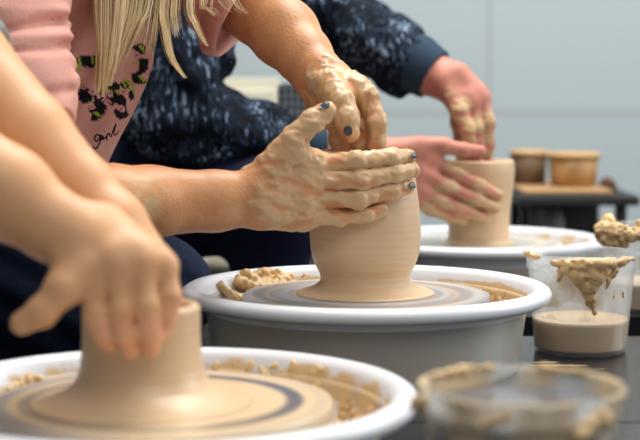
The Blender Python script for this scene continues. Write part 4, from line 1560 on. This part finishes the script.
# ============ the blurred person nearest the camera
def near_person():
    root = empty('person', (-0.62, 1.25, 0), 'blurred bare-armed person at the left edge, gripping the nearest pot', 'person', 'potters at the wheels')
    S = Sdf(0.0028)
    # far arm (upper edge of the pair), near arm
    A = [(-215, -150, 1.40, 0.055), (-120, -60, 1.35, 0.049), (-37, 66, 1.300, 0.0405), (28, 138, 1.270, 0.0360), (80, 191, 1.25, 0.0285), (113, 225, 1.232, 0.0240)]
    B = [(-330, 0, 1.10, 0.055), (-200, 92, 1.14, 0.047), (-60, 158, 1.165, 0.0400), (8, 194, 1.165, 0.0345), (54, 226, 1.16, 0.0265), (78, 240, 1.158, 0.0240)]
    S.chain(A, 0.008)
    S.chain(B, 0.008)
    neck = (-380, -180, 1.26)
    S.chain([neck + (0.055,), (-400, -80, 1.26, 0.11), (-440, 80, 1.26, 0.11), (-470, 260, 1.26, 0.125)], 0.05)
    S.chain([A[0][:3] + (0.055,), (-330, -110, 1.28, 0.085), B[0][:3] + (0.055,)], 0.05)
    S.chain([neck + (0.052,), (-350, -250, 1.26, 0.05)], 0.03)
    head(S, P(-320, -330, 1.26), (0.8, 0.0, -0.6))
    # near hand: back of the hand up, four fingers down over the front of the pot, thumb off to the left
    H = {'i': [(94, 286, 1.138), (97, 316, 1.132), (103, 332, 1.136), (109, 344, 1.142)],
         'm': [(120, 270, 1.138), (121, 311, 1.130), (125, 334, 1.134), (130, 351, 1.141)],
         'r': [(144, 263, 1.142), (146, 306, 1.132), (149, 331, 1.135), (151, 349, 1.142)],
         'p': [(164, 266, 1.150), (170, 297, 1.142), (166, 316, 1.142), (161, 332, 1.144)]}
    fr = [0.0096, 0.0086, 0.0078, 0.0067]
    th = [(84, 268, 1.140), (62, 290, 1.128), (42, 312, 1.124), (22, 323, 1.124)]
    pal = palm([(84, 232, 1.160), (92, 228, 1.166), (100, 226, 1.174), (106, 226, 1.182)], [H[k][0] for k in 'imrp'], 0.0155, 0.0108,
               [((80, 244, 1.152), (66, 284, 1.132), 0.0170, 0.0135), ((92, 250, 1.158), (98, 280, 1.152), 0.015, 0.012)])
    S.hand(pal, [finger(H[k], fr if k != 'p' else [0.0092, 0.0082, 0.0074, 0.0064]) for k in 'imrp'] + [finger(th, [0.0150, 0.0126, 0.0110, 0.0092])], kf=0.006, kg=0.0006)
    # far hand: fingers down inside the pot, mostly hidden
    G = [[(116 + 11 * i, 264 - 3 * i, 1.205 + 0.006 * i), (122 + 10 * i, 292, 1.197 + 0.006 * i), (122 + 10 * i, 316, 1.197 + 0.006 * i), (124 + 9 * i, 340, 1.2 + 0.005 * i)] for i in range(4)]
    pal = palm([(113 + 2 * i, 222, 1.226 + 0.006 * i) for i in range(4)], [g[0] for g in G], 0.017, 0.0125)
    S.hand(pal, [finger(g, [0.0104, 0.0097, 0.0088, 0.0076]) for g in G] + [finger([(108, 234, 1.222), (110, 262, 1.205), (112, 285, 1.20), (116, 305, 1.20)], [0.015, 0.0125, 0.011, 0.009])])
    pts = [(P(*q), 0.012, 0.03) for k in 'imrp' for q in H[k][2:]]
    body_mesh(S, None, M['skin_near'], root, pts, (), 0.0006, 0.5, 9.0)
    # grey tee
    S = Sdf(0.004)
    S.chain([(-380, -180, 1.26, 0.075), (-400, -80, 1.26, 0.135), (-440, 80, 1.26, 0.135), (-470, 270, 1.26, 0.148)], 0.05)
    S.chain([(-215, -150, 1.40, 0.072), (-330, -110, 1.28, 0.105), (-330, 0, 1.10, 0.072)], 0.05)
    S.chain([(-215, -150, 1.40, 0.070), (-120, -60, 1.35, 0.060), (-30, 80, 1.298, 0.0480)], 0.02)
    S.chain([(-330, 0, 1.10, 0.070), (-200, 92, 1.14, 0.058), (-130, 126, 1.15, 0.055)], 0.02)
    cA, nA = P(-22, 58, 1.305), unit(P(50, 128, 1.275) - P(-50, 20, 1.32))
    cB, nB = P(-170, 105, 1.145), unit(P(-60, 158, 1.165) - P(-200, 92, 1.14))
    V, F = shell(S, 0.005, [(cA, nA, 0.09), (cB, nB, 0.09), (P(-365, -215, 1.26), unit((0.3, 0, 0.95)), 0.10)], lambda X, Y, Z: 0.016 * (noise(X, Y, Z, 15) - 0.5))
    mesh_np('tee_shirt', V, F, M['greytee'], root)
    S = Sdf(0.006)
    hip = P(-470, 290, 1.26)
    for (ky, fy) in ((1.0, 1.0), (1.42, 1.42)):
        kn = np.array((-0.40, ky, 0.50))
        S.cone(hip, kn, 0.125, 0.07, 0.04)
        S.cone(kn, (kn[0] - 0.02, fy, 0.09), 0.066, 0.048, 0.03)
    V, F = S.build()
    mesh_np('trousers', V, F, M['denim'], root)
    for fy in (1.0, 1.42):
        S = Sdf(0.006)
        S.cone((-0.46, fy, 0.042), (-0.30, fy, 0.034), 0.042, 0.034, 0.02)
        S.cone((-0.42, fy, 0.05), (-0.42, fy, 0.10), 0.046, 0.046, 0.02)
        mesh_np('shoe', *S.build(), M['shoe'], root)
    S = Sdf(0.005)
    f = unit((0.8, 0, -0.6))
    c = P(-320, -330, 1.26)
    S.cone(c - f * 0.012 + (0, 0, 0.02), c - f * 0.03, 0.095, 0.09, 0.03)
    V, F = S.build(lambda F, X, Y, Z: np.maximum(F, ((X - c[0]) * f[0] + (Z - c[2]) * f[2] - 0.04).astype(np.float32)))
    mesh_np('hair', V, F, mat('dark_brown_hair', lin(58, 42, 32), 0.5, 0.4, 0.4, 90), root)


near_person()
